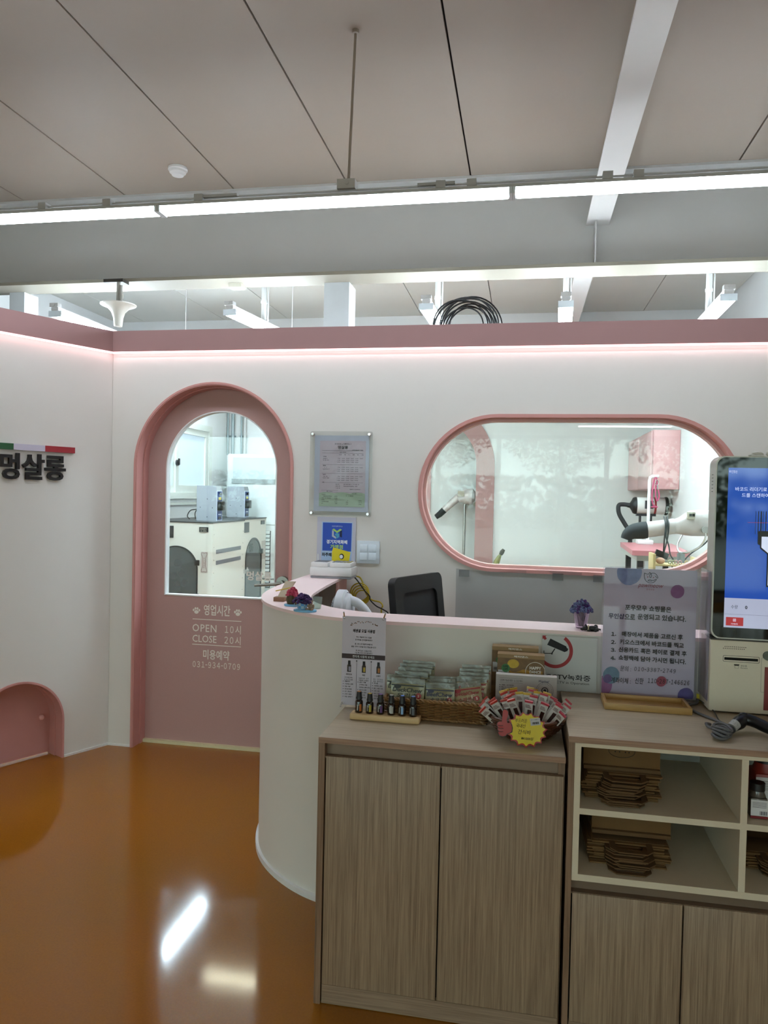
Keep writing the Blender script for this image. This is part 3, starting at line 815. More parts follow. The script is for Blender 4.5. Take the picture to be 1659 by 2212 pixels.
for k in range(3):
    bars(b, Fp, -1.015, -.990, zz - .007 - .0105 * k, .004, 0, 60 + k)
    if k < 2: bars(b, Fp, -.970, -.880, zz - .007 - .0105 * k, .004, 0, 70 + k)
bars(b, Fp, -.935, -.875, 1.523, .004, 0, 80)
for x0, x1, z in ((-1.094, -1.000, 1.518), (-.957, -.862, 1.507), (-.957, -.862, 1.496), (-1.094, -1.0, 1.507)): rule(x0, x1, z)
bars(b, Fp, -1.065, -1.030, 1.511, .004, 0, 81); bars(b, Fp, -.925, -.895, 1.500, .004, 0, 82)
for k in range(6):
    bars(b, Fp, -1.092, -1.092 + (.02, .058, .055, .018, .042, .02)[k], 1.493 - .0098 * k, .0045, 0, 90 + k)
    if k: bars(b, Fp, -1.020, -1.003, 1.493 - .0098 * k, .0045, 0, 97 + k)
    if k > 2:
        bars(b, Fp, -.955, -.941, 1.491 - .0098 * k, .0045, 0, 120 + k); bars(b, Fp, -.884, -.866, 1.491 - .0098 * k, .0045, 0, 130 + k)
bars(b, Fp, -.955, -.915, 1.487, .0045, 0, 140)
part('lettering', b, None, t, smooth=0)
for x in (-1.146, -.830):
    for z in (1.393, 1.824):
        part('screw', MB().cyl((x, 3.985, z), (x, 3.960, z), .0075, n=16).cyl((x, 3.960, z), (x, 3.957, z), .0095, .007, n=16), CHROME, t)

# merchant notice
t = thing('merchant_notice', 'blue and yellow merchant notice taped below the price board', 'notice', (-1.005, 3.985, 1.15))
part('backing_sheet', MB().box(-1.116, -.898, 3.984, 3.986, 1.115, 1.372), M('pale_lilac_sheet', 'C2C2D2', .6), t)
b = MB([M('light_blue', 'A9C4E6', .6), M('royal_blue', '1F4CB4', .5), M('white_print', 'E6E8F0', .6), M('lime_print', 'A9D06A', .6), M('sign_yellow', 'E2CF22', .6), INK, M('dark_navy', '10204A', .6), M('teal_print', '4C9CC0', .6), M('grey_print', 'B9C2CC', .6)])
F = F0(3.9835)
b.shape([[(-1.090, 1.13), (-.920, 1.13), (-.914, 1.345), (-1.090, 1.345)]], .0004, F, 0, z=.0003)
b.shape([[(-1.084, 1.186), (-.922, 1.186), (-.920, 1.341), (-1.084, 1.341)]], .0004, F, 1, z=.0007)
b.text('도민과 함께 만드는', F, -1.002, 1.322, .060, .007, 2)
# folded ribbon emblem
cx, cz = -1.003, 1.281
b.shape([[(cx - .028, cz + .022), (cx - .018, cz + .028), (cx, cz + .015), (cx + .018, cz + .028), (cx + .028, cz + .022), (cx, cz + .004)]], .0004, F, 3, z=.0012)
b.shape([[(cx - .028, cz + .020), (cx - .018, cz + .013), (cx - .018, cz - .010), (cx - .006, cz - .017), (cx - .006, cz - .028), (cx - .028, cz - .016)]], .0004, F, 8, z=.0011)
b.shape([[(cx - .005, cz - .028), (cx + .013, cz - .018), (cx + .013, cz - .002), (cx, cz + .006), (cx - .012, cz - .002), (cx - .012, cz - .008), (cx - .001, cz - .014), (cx + .004, cz - .012), (cx - .005, cz - .018)]], .0004, F, 7, z=.0011)
b.shape([[(cx + .016, cz + .013), (cx + .028, cz + .020), (cx + .028, cz - .020), (cx + .016, cz - .014)]], .0004, F, 6, z=.0011)
b.text('경기지역화폐', F, -1.003, 1.236, .116, .021, 2, bold=.035)
b.text('가맹점', F, -1.004, 1.209, .070, .022, 3, bold=.03)
b.shape([[(-1.029, 1.183), (-1.022, 1.206), (-.925, 1.182), (-.934, 1.118), (-1.029, 1.118)]], .0004, F, 4, z=.0015)
b.shape([circ(-.974, 1.157, .014, 20, .95, 1.1)], .0004, F, 5, z=.0019)
b.shape([circ(-.976, 1.156, .010, 20, .95, 1.05)], .0004, F, 2, z=.0023)
b.text('파주페이', F, -1.050, 1.165, .072, .020, 5, bold=.035)
part('print', b, None, t, smooth=0)

# light switch
t = thing('light_switch', 'white four-button wall switch right of the notice', 'switch', (-.826, 3.985, 1.124))
part('plate', MB().rbox(-.889, -.763, 3.978, 3.990, 1.124, 1.247, .003), M('switch_plate', 'D3DCE6', .35), t)
for x in (-.851, -.802):
    for z in (1.163, 1.207):
        part('button', MB().rbox(x - .021, x + .021, 3.973, 3.979, z - .020, z + .020, .003), M('switch_button', 'DCE6F2', .3), t)

# wall sign on the oblique wall
t = thing('wall_sign', 'black raised salon name on the left wall', 'sign', (-2.5, 3.8, 1.53))
# give the letters their depth
cu = bpy.data.curves.new('tmp', 'FONT'); cu.body = '멍살롱'; cu.offset = .022; cu.extrude = .08; cu.resolution_u = 3; cu.align_x = 'CENTER'
ob = bpy.data.objects.new('tmp', cu); me = bpy.data.meshes.new_from_object(ob)
vs = [v.co.copy() for v in me.vertices]
x0 = min(v.x for v in vs); x1 = max(v.x for v in vs); y0 = min(v.y for v in vs); y1 = max(v.y for v in vs); z0 = min(v.z for v in vs)
kx = .354 / (x1 - x0); ky = .138 / (y1 - y0)
b = MB(); b.add([Vector((-.466 + (v.x - (x0 + x1) / 2) * kx, 1.607 + (v.y - (y0 + y1) / 2) * ky, (v.z - z0) * .12)) for v in vs], [list(p.vertices) for p in me.polygons], None, LF)
bpy.data.objects.remove(ob); bpy.data.curves.remove(cu); bpy.data.meshes.remove(me)
part('lettering', b, M('black_sign_letter', '08080A', .4), t, smooth=30)
t = thing('colour_bar', 'green, white and red bar above the black salon name on the left wall', 'sign', (-2.5, 3.75, 1.69))
for x0, x1, c, n_ in ((-.76, -.577, '1F5A33', 'green_segment'), (-.577, -.408, 'C9C3D6', 'white_segment'), (-.408, -.236, 'A0222E', 'red_segment')):
    part(n_, MB().shape([[(x0, 1.692), (x1, 1.692), (x1, 1.724), (x0, 1.724)]], .018, LF, z=.018), M(n_, c, .5), t)

# clear film taped to the wall under the window
t = thing('clear_film', 'clear plastic film taped to the wall under the round-ended window', 'plastic sheet', (.3, 3.98, .80))
b = MB(); N = 60; vs = []; fs = []
for i in range(N + 1):
    x = -.345 + 1.35 * i / N
    for j in range(9):
        z = .80 + .318 * j / 8 - (.010 * math.sin(i * .21) * (j / 8) ** 3)
        y = 3.984 - .004 - .004 * math.sin(i * .5 + j) * (.3 + j / 8) - (.004 if j == 8 else 0)
        vs.append((x, y, z))
for i in range(N):
    for j in range(8):
        a = i * 9 + j; fs.append((a, a + 9, a + 10, a + 1))
b.add(vs, fs)
part('film', b, pane('film', tint='E9ECEE', refl=.5, rough=.12, haze=.10, haze_color='9AA0A6'), t, smooth=60)
for x in (-.33, .155, .36, .62):
    part('tape', MB().box(x, x + .055, 3.9745, 3.9755, 1.075, 1.112), pane('tape', tint='E8EAEA', refl=.4, haze=.16, haze_color='A8ACAE'), t)

# ================================================================== ON THE COUNTER
ZC = 1.054
t = thing('sorter_box', 'white two-part box with colour keys on the end of the counter wing', 'box', (-.99, 3.86, ZC))
part('base', MB().rbox(-1.097, -.876, 3.80, 3.93, ZC, ZC + .012, .004), M('grey_base', '9A9CA4', .5), t)
part('housing', MB().rbox(-1.102, -.872, 3.795, 3.935, ZC + .011, ZC + .060, .010), WHITE, t)
for x0, x1 in ((-1.096, -1.002), (-.994, -.880)):
    u = part('tray', MB().rbox(x0, x1, 3.80, 3.93, ZC + .058, ZC + .084, .006), WHITE, t)
    if x0 < -1.05:
        part('slot', MB().box(x0 + .012, x1 - .01, 3.82, 3.91, ZC + .0835, ZC + .0850), M('slot_grey', '6C6F74', .5), u)
    else:
        for k, c in enumerate(('7E8790', '8D949A', '969A98', 'A0A088', 'B0A46A')):
            part('key', MB().rbox(x0 + .010 + .020 * k, x0 + .025 + .020 * k, 3.82, 3.91, ZC + .083, ZC + .087, .001), M('key_' + c, c, .5), u)
part('antenna', MB().box(-1.088, -1.083, 3.90, 3.905, ZC + .08, ZC + .12), WHITE, t)

# yellow and black cables
b = MB(); cxx, czz = -.835, .972
pts = bez([(-.885, 3.93, 1.058), (-.862, 3.95, 1.05), (-.845, 3.95, 1.02), (-.838, 3.94, .995), (-.822, 3.94, .965), (-.79, 3.93, .935), (-.745, 3.93, .925), (-.728, 3.92, .905), (-.735, 3.92, .885), (-.72, 3.9, .80), (-.70, 3.9, .742)], 6)
b.tube(pts, .0042, 7)
for k in range(4):
    r = .050 - .004 * k
    b.tube([(cxx - .025 + .006 * k + r * math.cos(a), 3.945 - .006 * k, czz - .008 * k + r * .95 * math.sin(a)) for a in [2 * math.pi * q / 24 for q in range(24)]], .0038, 6, closed=True)
solo('network_cable', b, M('yellow_cable', 'B8A21C', .45), 'yellow network cable hanging in a coil below the white box', 'cable')
b = MB(); b.tube(bez([(-.905, 3.925, 1.06), (-.88, 3.93, 1.045), (-.83, 3.925, .985), (-.80, 3.92, .955), (-.795, 3.915, .935), (-.76, 3.91, .905), (-.72, 3.905, .888), (-.69, 3.90, .86), (-.68, 3.9, .742)], 6), .0035, 7)
solo('power_cable', b, BLACK, 'thin black cable hanging beside the yellow network cable', 'cable')

# desk fan, seen edge-on
t = thing('desk_fan', 'white round desk fan behind the counter edge, grille turned left', 'fan', (-.70, 3.0, .74))
MX = Matrix(((0, 0, 1, -.735), (0, 1, 0, 3.0), (-1, 0, 0, 1.015), (0, 0, 0, 1)))
MX = MX @ Matrix.Rotation(math.radians(0), 4, 'Z')
part('ring', MB().lathe([(.080, -.012), (.090, -.008), (.090, .022), (.080, .028), (.078, .022), (.078, -.008), (.080, -.012)], (0, 0, 0), 36, None, MX), M('fan_white', 'D5DAE2', .4), t)
part('motor_cover', MB().lathe([(.078, .018), (.074, .040), (.055, .050), (0, .054)], (0, 0, 0), 36, None, MX), M('fan_white', 'D5DAE2', .4), t)
b = MB()
for k in range(30):
    a = 2 * math.pi * k / 30
    b.tube([(.012 * math.cos(a), .012 * math.sin(a), -.028), (.055 * math.cos(a), .055 * math.sin(a), -.026), (.078 * math.cos(a), .078 * math.sin(a), -.008), (.082 * math.cos(a), .082 * math.sin(a), .004)], .0016, 5, M4=MX)
b.cyl((0, 0, -.03), (0, 0, -.024), .016, M4=MX)
part('grille', b, M('fan_white', 'D5DAE2', .4), t)
b = MB()
for k in range(5):
    a = 2 * math.pi * k / 5
    b.box(.012, .068, -.018, .018, 0, .002, None, MX @ Matrix.Rotation(a, 4, 'Z') @ Matrix.Rotation(.4, 4, 'X'))
part('blades', b, M('fan_blade', 'B9C0CC', .4), t)
b = MB(); b.tube(bez([(-.735 + .035, 3.0, 1.065), (-.655, 2.99, 1.05), (-.61, 2.98, 1.00), (-.585, 2.98, .90), (-.585, 2.98, .76)], 7), .019, 12)
part('arm', b, M('fan_white', 'D5DAE2', .4), t)
part('base', MB().lathe([(.075, 0), (.075, .012), (.05, .022), (0, .024)], (-.60, 2.98, .74), 30), M('fan_white', 'D5DAE2', .4), t)

# dark things on the desk under the wing
t = thing('magazine_holder', 'dark magazine with a patterned cover leaning under the counter wing', 'magazine', (-.80, 3.05, .74))
M4 = Matrix.Translation((-.845, 3.20, .745)) @ Matrix.Rotation(.35, 4, 'Z') @ Matrix.Rotation(.22, 4, 'Y')
part('cover', MB().box(-.008, .008, -.10, .10, 0, .29, None, M4), M('patterned_cover', '3A2018', .4, noise=(38, .9)), t)

def flowers(b, c, r, h, n, mats, seed, rr=.006):
    rd = random.Random(seed)
    for k in range(n):
        a = rd.uniform(0, 6.283); q = r * math.sqrt(rd.random()); z = h * (1 - (q / r) ** 2) * rd.uniform(.55, 1.05)
        b.ball((c[0] + q * math.cos(a), c[1] + q * math.sin(a), c[2] + z), rr * rd.uniform(.7, 1.25), 6, mats[k % len(mats)])
PUR = [M('violet_petal', '43265F', .8), M('deep_violet_petal', '2E1A4A', .8)]
RED = [M('crimson_petal', 'A32B48', .8), M('rose_petal', 'BC4560', .8)]
SKY = M('sky_blue_glaze', '79B6DC', .35)
# card stand
t = thing('card_stand', 'small wooden stand holding cream cards at the left curve of the counter', 'card holder', (-.965, 2.94, ZC))
part('block', MB().rbox(-.998, -.952, 2.92, 2.96, ZC, ZC + .018, .002), M('brown_wood_block', '8C6248', .5), t)
b = MB(); b.add([Vector(v) for v in ((-.985, 2.935, ZC + .018), (-.950, 2.935, ZC + .018), (-.925, 2.975, ZC + .078), (-.965, 2.975, ZC + .078), (-.985, 2.942, ZC + .016), (-.950, 2.942, ZC + .016), (-.922, 2.985, ZC + .078), (-.962, 2.985, ZC + .078))], [(0, 1, 2, 3), (7, 6, 5, 4), (0, 4, 5, 1), (3, 2, 6, 7), (0, 3, 7, 4), (1, 5, 6, 2)])
part('cards', b, M('cream_card', 'C9B8A2', .6), t)
part('pen', MB().cyl((-.992, 2.93, ZC + .042), (-.935, 2.945, ZC + .056), .0022, n=10), M('gold', 'C8A850', .3, metal=1), t)
# crimson flower barrel
t = thing('flower_figurine', 'small brown barrel pot with crimson flowers on a sky blue foot', 'figurine', (-.885, 2.83, ZC), 0, 'flower figurines on the counter')
part('foot', MB().lathe([(.030, 0), (.032, .003), (.031, .007), (.026, .008)], (-.885, 2.83, ZC), 28, sx=1.15, sy=.8), SKY, t)
b = MB(); b.lathe([(.016, .008), (.020, .02), (.020, .030), (.017, .042), (.015, .042), (.015, .034)], (-.893, 2.832, ZC), 18)
part('barrel', b, M('olive_brown_wood', '4A3E26', .6), t)
part('lying_bear', MB().ball((-.868, 2.82, ZC + .015), .010, sc=(1.4, .8, .8)).ball((-.857, 2.818, ZC + .020), .007), M('brown_clay', '6E543A', .6), t)
b = MB([]); flowers(b, (-.890, 2.832, ZC + .040), .024, .030, 60, RED, 4)
part('flowers', b, None, t)
# violet flower cup with the bear
t = thing('flower_figurine', 'sky blue checked cup of violet flowers with a seated little bear', 'figurine', (-.80, 2.71, ZC), 0, 'flower figurines on the counter')
part('foot', MB().lathe([(.043, 0), (.045, .003), (.044, .007), (.038, .009)], (-.80, 2.71, ZC), 32, sx=1.0, sy=.62), SKY, t)
chk = bpy.data.materials.new('checked_glaze'); chk.use_nodes = True
ct = chk.node_tree.nodes.new('ShaderNodeTexChecker'); ct.inputs['Scale'].default_value = 90; ct.inputs['Color1'].default_value = lin('5FA0DC'); ct.inputs['Color2'].default_value = lin('A9C8D8')
tcc = chk.node_tree.nodes.new('ShaderNodeTexCoord'); chk.node_tree.links.new(tcc.outputs['Object'], ct.inputs['Vector']); chk.node_tree.links.new(ct.outputs['Color'], chk.node_tree.nodes['Principled BSDF'].inputs['Base Color'])
part('cup', MB().lathe([(.017, .008), (.020, .02), (.023, .038), (.021, .038), (.018, .012)], (-.812, 2.712, ZC), 22), chk, t)
part('cup_handle', MB().tube([(-.832, 2.712, ZC + .034), (-.842, 2.712, ZC + .036), (-.843, 2.712, ZC + .022), (-.834, 2.712, ZC + .018)], .0025, 8), M('pale_blue_glaze', 'A9BFD4', .35), t)
b = MB([]); flowers(b, (-.810, 2.712, ZC + .036), .036, .032, 120, PUR, 9, .0055)
part('flowers', b, None, t)
b = MB()
b.ball((-.775, 2.705, ZC + .018), .0115, sc=(1, .9, 1.1)); b.ball((-.777, 2.703, ZC + .035), .0085); b.ball((-.784, 2.703, ZC + .042), .003); b.ball((-.770, 2.703, ZC + .042), .003)
b.ball((-.786, 2.697, ZC + .011), .006, sc=(1.7, .8, .8)); b.ball((-.770, 2.695, ZC + .011), .006, sc=(1, 1.3, .8)); b.ball((-.785, 2.700, ZC + .024), .004, sc=(1.2, 1, 1.6)); b.ball((-.765, 2.700, ZC + .024), .004, sc=(1, 1, 1.6)); b.ball((-.777, 2.696, ZC + .033), .0035)
part('bear', b, M('tan_clay', '8C7A66', .6, noise=(200, .15)), t)
# clear egg shaped cup + card behind
t = thing('clear_cup', 'clear plastic cup standing behind the violet flower cup', 'cup', (-.78, 2.80, ZC - .0))
part('cup', MB().lathe([(.014, 0), (.017, .02), (.019, .045), (.018, .045), (.016, .02), (.012, .002)], (-.775, 2.79, ZC), 22), pane('clear_plastic', haze=.10), t)

# glass of violet flowers
t = thing('flower_glass', 'flared glass of dried violet and blue flowers on the right of the counter', 'vase', (.205, 2.665, ZC))
part('glass', MB().lathe([(.017, 0), (.019, .006), (.024, .03), (.030, .055), (.034, .070), (.0325, .070), (.028, .055), (.022, .03), (.016, .008), (0, .006)], (.205, 2.665, ZC), 28), pane('vase_glass', tint='F0E8F4', refl=2.2, haze=.10, haze_color='D8C8E0'), t)
b = MB([M('dark_stems', '2C2733', .8)])
rd = random.Random(8)
for k in range(60):
    a = rd.uniform(0, 6.28); q = rd.uniform(0, .017)
    b.tube([(.205 + q * .5 * math.cos(a), 2.665 + q * .5 * math.sin(a), ZC + .007), (.205 + q * 1.35 * math.cos(a), 2.665 + q * 1.35 * math.sin(a), ZC + .066)], .0016, 5, 0)
part('stems', b, None, t)
b = MB([]); flowers(b, (.205, 2.665, ZC + .058), .040, .038, 190, [PUR[0], M('dusty_blue_petal', '4C5678', .8), M('slate_blue_petal', '5C668C', .8)], 21, .0050)
part('flowers', b, None, t)
# black lying dog
t = thing('dog_figurine', 'little black lying dog figurine with a cream collar', 'figurine', (.232, 2.612, ZC))
b = MB(); b.ball((.240, 2.612, ZC + .0095), .0098, sc=(1.9, 1, .98)); b.ball((.214, 2.606, ZC + .010), .0085, sc=(1.1, .9, .95)); b.ball((.205, 2.603, ZC + .007), .005, sc=(1.4, 1, .9))
b.ball((.216, 2.612, ZC + .018), .004, sc=(.8, .8, 1.4)); b.ball((.218, 2.602, ZC + .017), .004, sc=(.8, .8, 1.3)); b.ball((.252, 2.605, ZC + .007), .007, sc=(1.2, 1, .9)); b.ball((.250, 2.618, ZC + .015), .007); b.tube([(.258, 2.614, ZC + .008), (.266, 2.612, ZC + .006)], .003, 6)
b.ball((.226, 2.601, ZC + .004), .004, sc=(1.6, 1, .9)); b.ball((.248, 2.600, ZC + .004), .004, sc=(1.6, 1, .9))
part('body', b, M('black_clay', '0B0A0C', .5), t)
part('collar', MB().tube([(.224 + .002 * math.sin(a), 2.609 + .0098 * math.cos(a), ZC + .0105 + .0098 * math.sin(a)) for a in [2 * math.pi * k / 20 for k in range(20)]], .0018, 6, closed=True), M('cream_collar', 'C8BC9A', .6), t)

# ---- office chair behind the counter
t = thing('office_chair', 'black office chair behind the counter, backrest turned to the right', 'chair', (-.385, 3.30, 0), math.radians(66))
def LX(b): return b
TB = Matrix.Translation((0, .03, .60)) @ Matrix.Rotation(math.radians(-7), 4, 'X')
fr_ = MB()
outer = rrect(-.200, .200, 0, .545, .035); inner = rrect(-.140, .145, .06, .475, .03)
MM = TB @ Matrix(((1, 0, 0, 0), (0, 0, -1, 0), (0, 1, 0, 0), (0, 0, 0, 1)))
fr_.shape([outer, inner], .035, MM, z=.018)
for v in fr_.v: pass
part('back_frame', fr_, M('black_frame', '0C0C0F', .5), t, local=True)
part('back_mesh', MB().shape([inner], .012, MM, z=.006), M('black_mesh', '17191E', .7, noise=(300, .4)), t, local=True)
part('seat', MB().rbox(-.23, .23, -.50, -.03, .44, .51, .03), M('black_cushion', '111114', .8), t, local=True)
part('spine', MB().tube([(0, .05, .62), (0, .07, .52), (0, -.02, .42), (0, -.2, .42)], .018, 8), BLACK, t, local=True)
part('gas_lift', MB().cyl((0, -.25, .10), (0, -.25, .44), .025), BLACK, t, local=True)
for k in range(5):
    a = 2 * math.pi * k / 5
    x, y = .28 * math.cos(a), -.25 + .28 * math.sin(a)
    leg = part('leg', MB().tube([(0, -.25, .11), (x * .5, -.25 + (y + .25) * .5, .10), (x, y, .07)], [.022, .018, .014], 8), BLACK, t, local=True)
    part('caster', MB().cyl((x - .02 * math.sin(a), y + .02 * math.cos(a), .028), (x + .02 * math.sin(a), y - .02 * math.cos(a), .028), .028), BLACK, leg, local=True)
# ================================================================== ON THE LOW CABINET
Z1 = .790
t = thing('oil_sign', 'narrow lilac oil instruction sheet standing at the left of the low cabinet', 'notice', (-.51, 2.42, Z1))
Fo = F0(2.4195)
part('sheet', MB().box(-.584, -.437, 2.42, 2.4215, .797, 1.094), M('lilac_white_sheet', 'C9C4D2', .7), t)
b = MB([INK, M('dark_banner', '3E3438', .7), M('white_print', 'E6E8F0', .6), M('bottle_brown', '2A1A12', .5), M('bottle_lavender', '8E8FA6', .5), M('bottle_gold', 'B39A3A', .5), M('bottle_orange', 'A86A30', .5), M('garland', '8C5E3E', .7), M('grey_ink', '77757E', .7)])
rd = random.Random(3)
for k in range(26):
    a = math.pi * (k + .5) / 26
    b.shape([circ(-.510 - .044 * math.cos(a) + rd.uniform(-.002, .002), 1.063 + .014 * math.sin(a) + rd.uniform(-.003, .003), .0016, 7)], .0003, Fo, 7 if k % 3 else 0, z=.0006)
b.text('에센셜 오일 사용법', Fo, -.510, 1.047, .074, .011, 0, bold=.03, shear=.1)
for s_, w, z in (('하나, 마음에 드는 오일을', .052, 1.026), ('한 두방울 손에 떨어뜨린다', .058, 1.017), ('둘, 양손으로 둥글게 비벼준 뒤,', .060, 1.003), ('얼굴 가까이 양손을 대고 향을 들이킨다', .084, .994), ('셋, 손에 남은 오일을 목 뒤,', .054, .981), ('가슴 뼈, 목과 등에 발라준다', .060, .9735)):
    b.text(s_, Fo, -.510, z, w, .0056, 0, bold=.012, shear=.1, res=1)
b.shape([[(-.584, .953), (-.437, .953), (-.437, .970 - .001), (-.584, .970 - .001)]], .0003, Fo, 1, z=.0006)
b.text('편하게 사용해 보세요', Fo, -.510, .961, .074, .009, 2)
for c_, (x, cap) in enumerate(((-.558, 4), (-.508, 5), (-.459, 6))):
    b.shape([[(x - .0065, .908), (x + .0065, .908), (x + .0065, .930), (x + .004, .934), (x - .004, .934), (x - .0065, .930)]], .0003, Fo, 3, z=.0006)
    b.shape([[(x - .0045, .934), (x + .0045, .934), (x + .004, .946), (x - .004, .946)]], .0003, Fo, 0, z=.0006)
    b.shape([[(x - .002, .911), (x + .005, .911), (x + .005, .926), (x - .002, .926)]], .0003, Fo, cap, z=.0010)
    b.text(('페퍼민트', '레몬', '오렌지')[c_], Fo, x, .900, (.020, .010, .014)[c_], .0055, 0, bold=.02)
    for r_ in range(2): bars(b, Fo, x - .016, x + .016, .887 - .007 * r_, .0045, 8, 230 + 3 * c_ + r_)
    for r_ in range(7):
        z = .874 - .0085 * r_
        if not (c_ == 1 and r_ in (1, 2)): b.shape([circ(x - .019, z + .002, .0013, 7)], .0003, Fo, 0, z=.0006)
        b.text((('멘탈케어', '스트레스 완화', '피로, 두통', '컨디션 회복', '감기, 축농증', '소화기 질환', '호흡, 알레르기'), ('심신 / 여름', '(스트레스 여름,', '비만해소, 활력 강화)', '심신의 안정', '피로감 완화', '피부 미백', '안티에이징'), ('항우울', '스트레스 완화', '불안, 두통, 피로', '긴장 이완', '심신 / 여름', '숙면효과,', '집중, 활력'))[c_][r_], Fo, x - .014, z + .002, None, .0046, 0, bold=.012, align='l', res=1)
for x in (-.533, -.4835):
    b.shape([[(x - .0004, .815), (x + .0004, .815), (x + .0004, .944), (x - .0004, .944)]], .0003, Fo, 0, z=.0006)
    b.shape([circ(x, .946, .0022, 8)], .0003, Fo, 0, z=.0007)
part('print', b, None, t, smooth=0)
PEARL = M('pearl', 'DADADA', .2, metal=.6)
GOLD2 = M('antique_gold', '8C6A3C', .35, metal=.8)
for x, z, sg in ((-.577, 1.088, -1), (-.445, 1.090, 1)):
    part('clip', MB([PEARL, GOLD2]).ball((x, 2.414, z), .0036, 12, 0).cyl((x, 2.416, z), (x + sg * .004, 2.424, z + .016), .0022, n=8, mat=1).ball((x + sg * .0045, 2.424, z + .017), .0026, 10, 0), None, t)
part('clip', MB([PEARL]).ball((-.577, 2.414, .806), .0036, 12).tube([(-.579, 2.416, .803), (-.583, 2.410, .797), (-.582, 2.407, .793)], .003, 8), None, t)
part('clip', MB([PEARL]).ball((-.444, 2.414, .806), .0036, 12).tube([(-.442, 2.416, .803), (-.438, 2.410, .797), (-.439, 2.407, .793)], .003, 8), None, t)

# oil bottles in a pine rack
t = thing('bottle_rack', 'pale pine rack holding six small oil bottles', 'rack', (-.412, 2.305, Z1))
part('tray', MB().rbox(-.523, -.301, 2.283, 2.330, Z1, Z1 + .020, .005, seg=3), wood('pine', 'C9A878', 'DDBE8E', 'x', fine=30), t)
for k in range(6):
    x = -.4975 + .0347 * k
    part('hole_rim', MB().lathe([(.0137, .0195), (.0137, .0205), (.0128, .0205), (.0128, .0195)], (x, 2.306, Z1), 20), M('pine_cut', 'A5855A', .6), t)
AMB = M('amber_glass', '1A0F0A', .15, coat=.6)
cols = (('orange', 'C8824A', 'B4692E'), ('yellow', 'C8A83C', 'A8962E'), ('violet', '6E4C86', '56386E'), ('white', 'CFCFC8', '6E6E6A'), ('blue', '5C7CC8', '7CA2CC'), ('pale blue', '6C86D0', '4C5058'))
for k, (nm, cc, lc) in enumerate(cols):
    x = -.4975 + .0347 * k
    lb = 'small dark oil bottle with %s cap spot in the pine rack' % nm
    h0 = .004 if k == 0 else 0
    bt = thing('oil_bottle', lb, 'bottle', (x, 2.306, Z1 + .020), random.uniform(-.3, .3), 'oil bottles in the rack')
    part('glass', MB().lathe([(0, 0), (.0115, 0), (.0125, .002), (.0125, .030 + h0), (.0105, .035 + h0), (.0080, .037 + h0), (.0080, .040 + h0), (0, .040 + h0)], (0, 0, 0), 20), AMB, bt, local=True)
    part('cap', MB().lathe([(.0100, .0385 + h0), (.0100, .044 + h0), (.0088, .046 + h0), (.0080, .060 + h0), (.0072, .0615 + h0), (0, .0615 + h0)], (0, 0, 0), 20), BLACK, bt, local=True)
    part('cap_spot', MB().cyl((0, 0, .0612 + h0), (0, 0, .0622 + h0), .0060, n=18), M('spot_' + nm.replace(' ', '_'), cc, .4), bt, local=True)
    b = MB([M('oil_label_' + nm.replace(' ', '_'), lc, .5), M('pale_print', 'A8A8A4', .6)])
    for a0, a1, z0, z1, i in ((-1.55, -.95, .006, .028, 0), (-2.15, -1.9, .008, .027, 1)):
        if k == 3 and i == 0: a0, a1, i = -1.9, -1.1, 1
        if k == 5 and i == 0: a0, a1, i = -1.6, -.9, 0
        q = 8; vs = []
        for j in range(q + 1):
            a = a0 + (a1 - a0) * j / q
            vs += [(.0128 * math.cos(a), .0128 * math.sin(a), z0), (.0128 * math.cos(a), .0128 * math.sin(a), z1)]
        b.add(vs, [(2 * j, 2 * j + 2, 2 * j + 3, 2 * j + 1) for j in range(q)], i)
    part('bottle_label', b, None, bt, local=True)

# wicker basket
def ring_path(x0, x1, y0, y1, r, n):
    P = []
    for p in rrect(x0, x1, y0, y1, r, 6): P.append(Vector((p[0], p[1], 0)))
    P.append(P[0].copy()); L = [0]
    for i in range(1, len(P)): L.append(L[-1] + (P[i] - P[i - 1]).length)
    out = []; j = 0
    for k in range(n):
        s_ = L[-1] * k / n
        while L[j + 1] < s_: j += 1
        f = (s_ - L[j]) / max(1e-9, L[j + 1] - L[j]); out.append(P[j].lerp(P[j + 1], f))
    return out
WICK = M('wicker', '7A5632', .35, noise=(90, .45), coat=.3)
WICK2 = M('wicker_rim', '8A6438', .4, noise=(120, .35), coat=.2)
t = thing('wicker_basket', 'rectangular woven wicker basket full of dog chew packs', 'basket', (-.26, 2.415, Z1))
x0, x1, y0, y1 = -.421, -.098, 2.332, 2.498; zc0 = Z1 + .003; zc1 = .850
b = MB(); n = 200; rows = 13
base = ring_path(x0, x1, y0, y1, .016, n)
cxy = Vector(((x0 + x1) / 2, (y0 + y1) / 2, 0))
def normal2(P, i):
    tt = P[(i + 1) % len(P)] - P[i - 1]; return Vector((tt.y, -tt.x, 0)).normalized()
for r_ in range(rows):
    z = zc0 + (zc1 - zc0) * (r_ + .5) / rows
    pts = [p + normal2(base, i) * (.0028 * (1 if (i // 5 + r_) % 2 else -1)) + Vector((0, 0, z + .0006 * math.sin(i * .7 + r_))) for i, p in enumerate(base)]
    b.tube(pts, .0026, 5, closed=True)
part('weave', b, WICK, t, smooth=60)
b = MB()
for i in range(0, n, 5): b.cyl(base[i] + Vector((0, 0, zc0)), base[i] + Vector((0, 0, zc1)), .0018, n=5)
part('stakes', b, WICK2, t)
b = MB()
for ph in (0, math.pi):
    b.tube([p + normal2(base, i) * (.0035 * math.sin(i * 1.0 + ph)) + Vector((0, 0, zc1 + .002 + .0035 * math.cos(i * 1.0 + ph))) for i, p in enumerate(base)], .0036, 6, closed=True)
part('rim', b, WICK2, t, smooth=60)
b = MB()
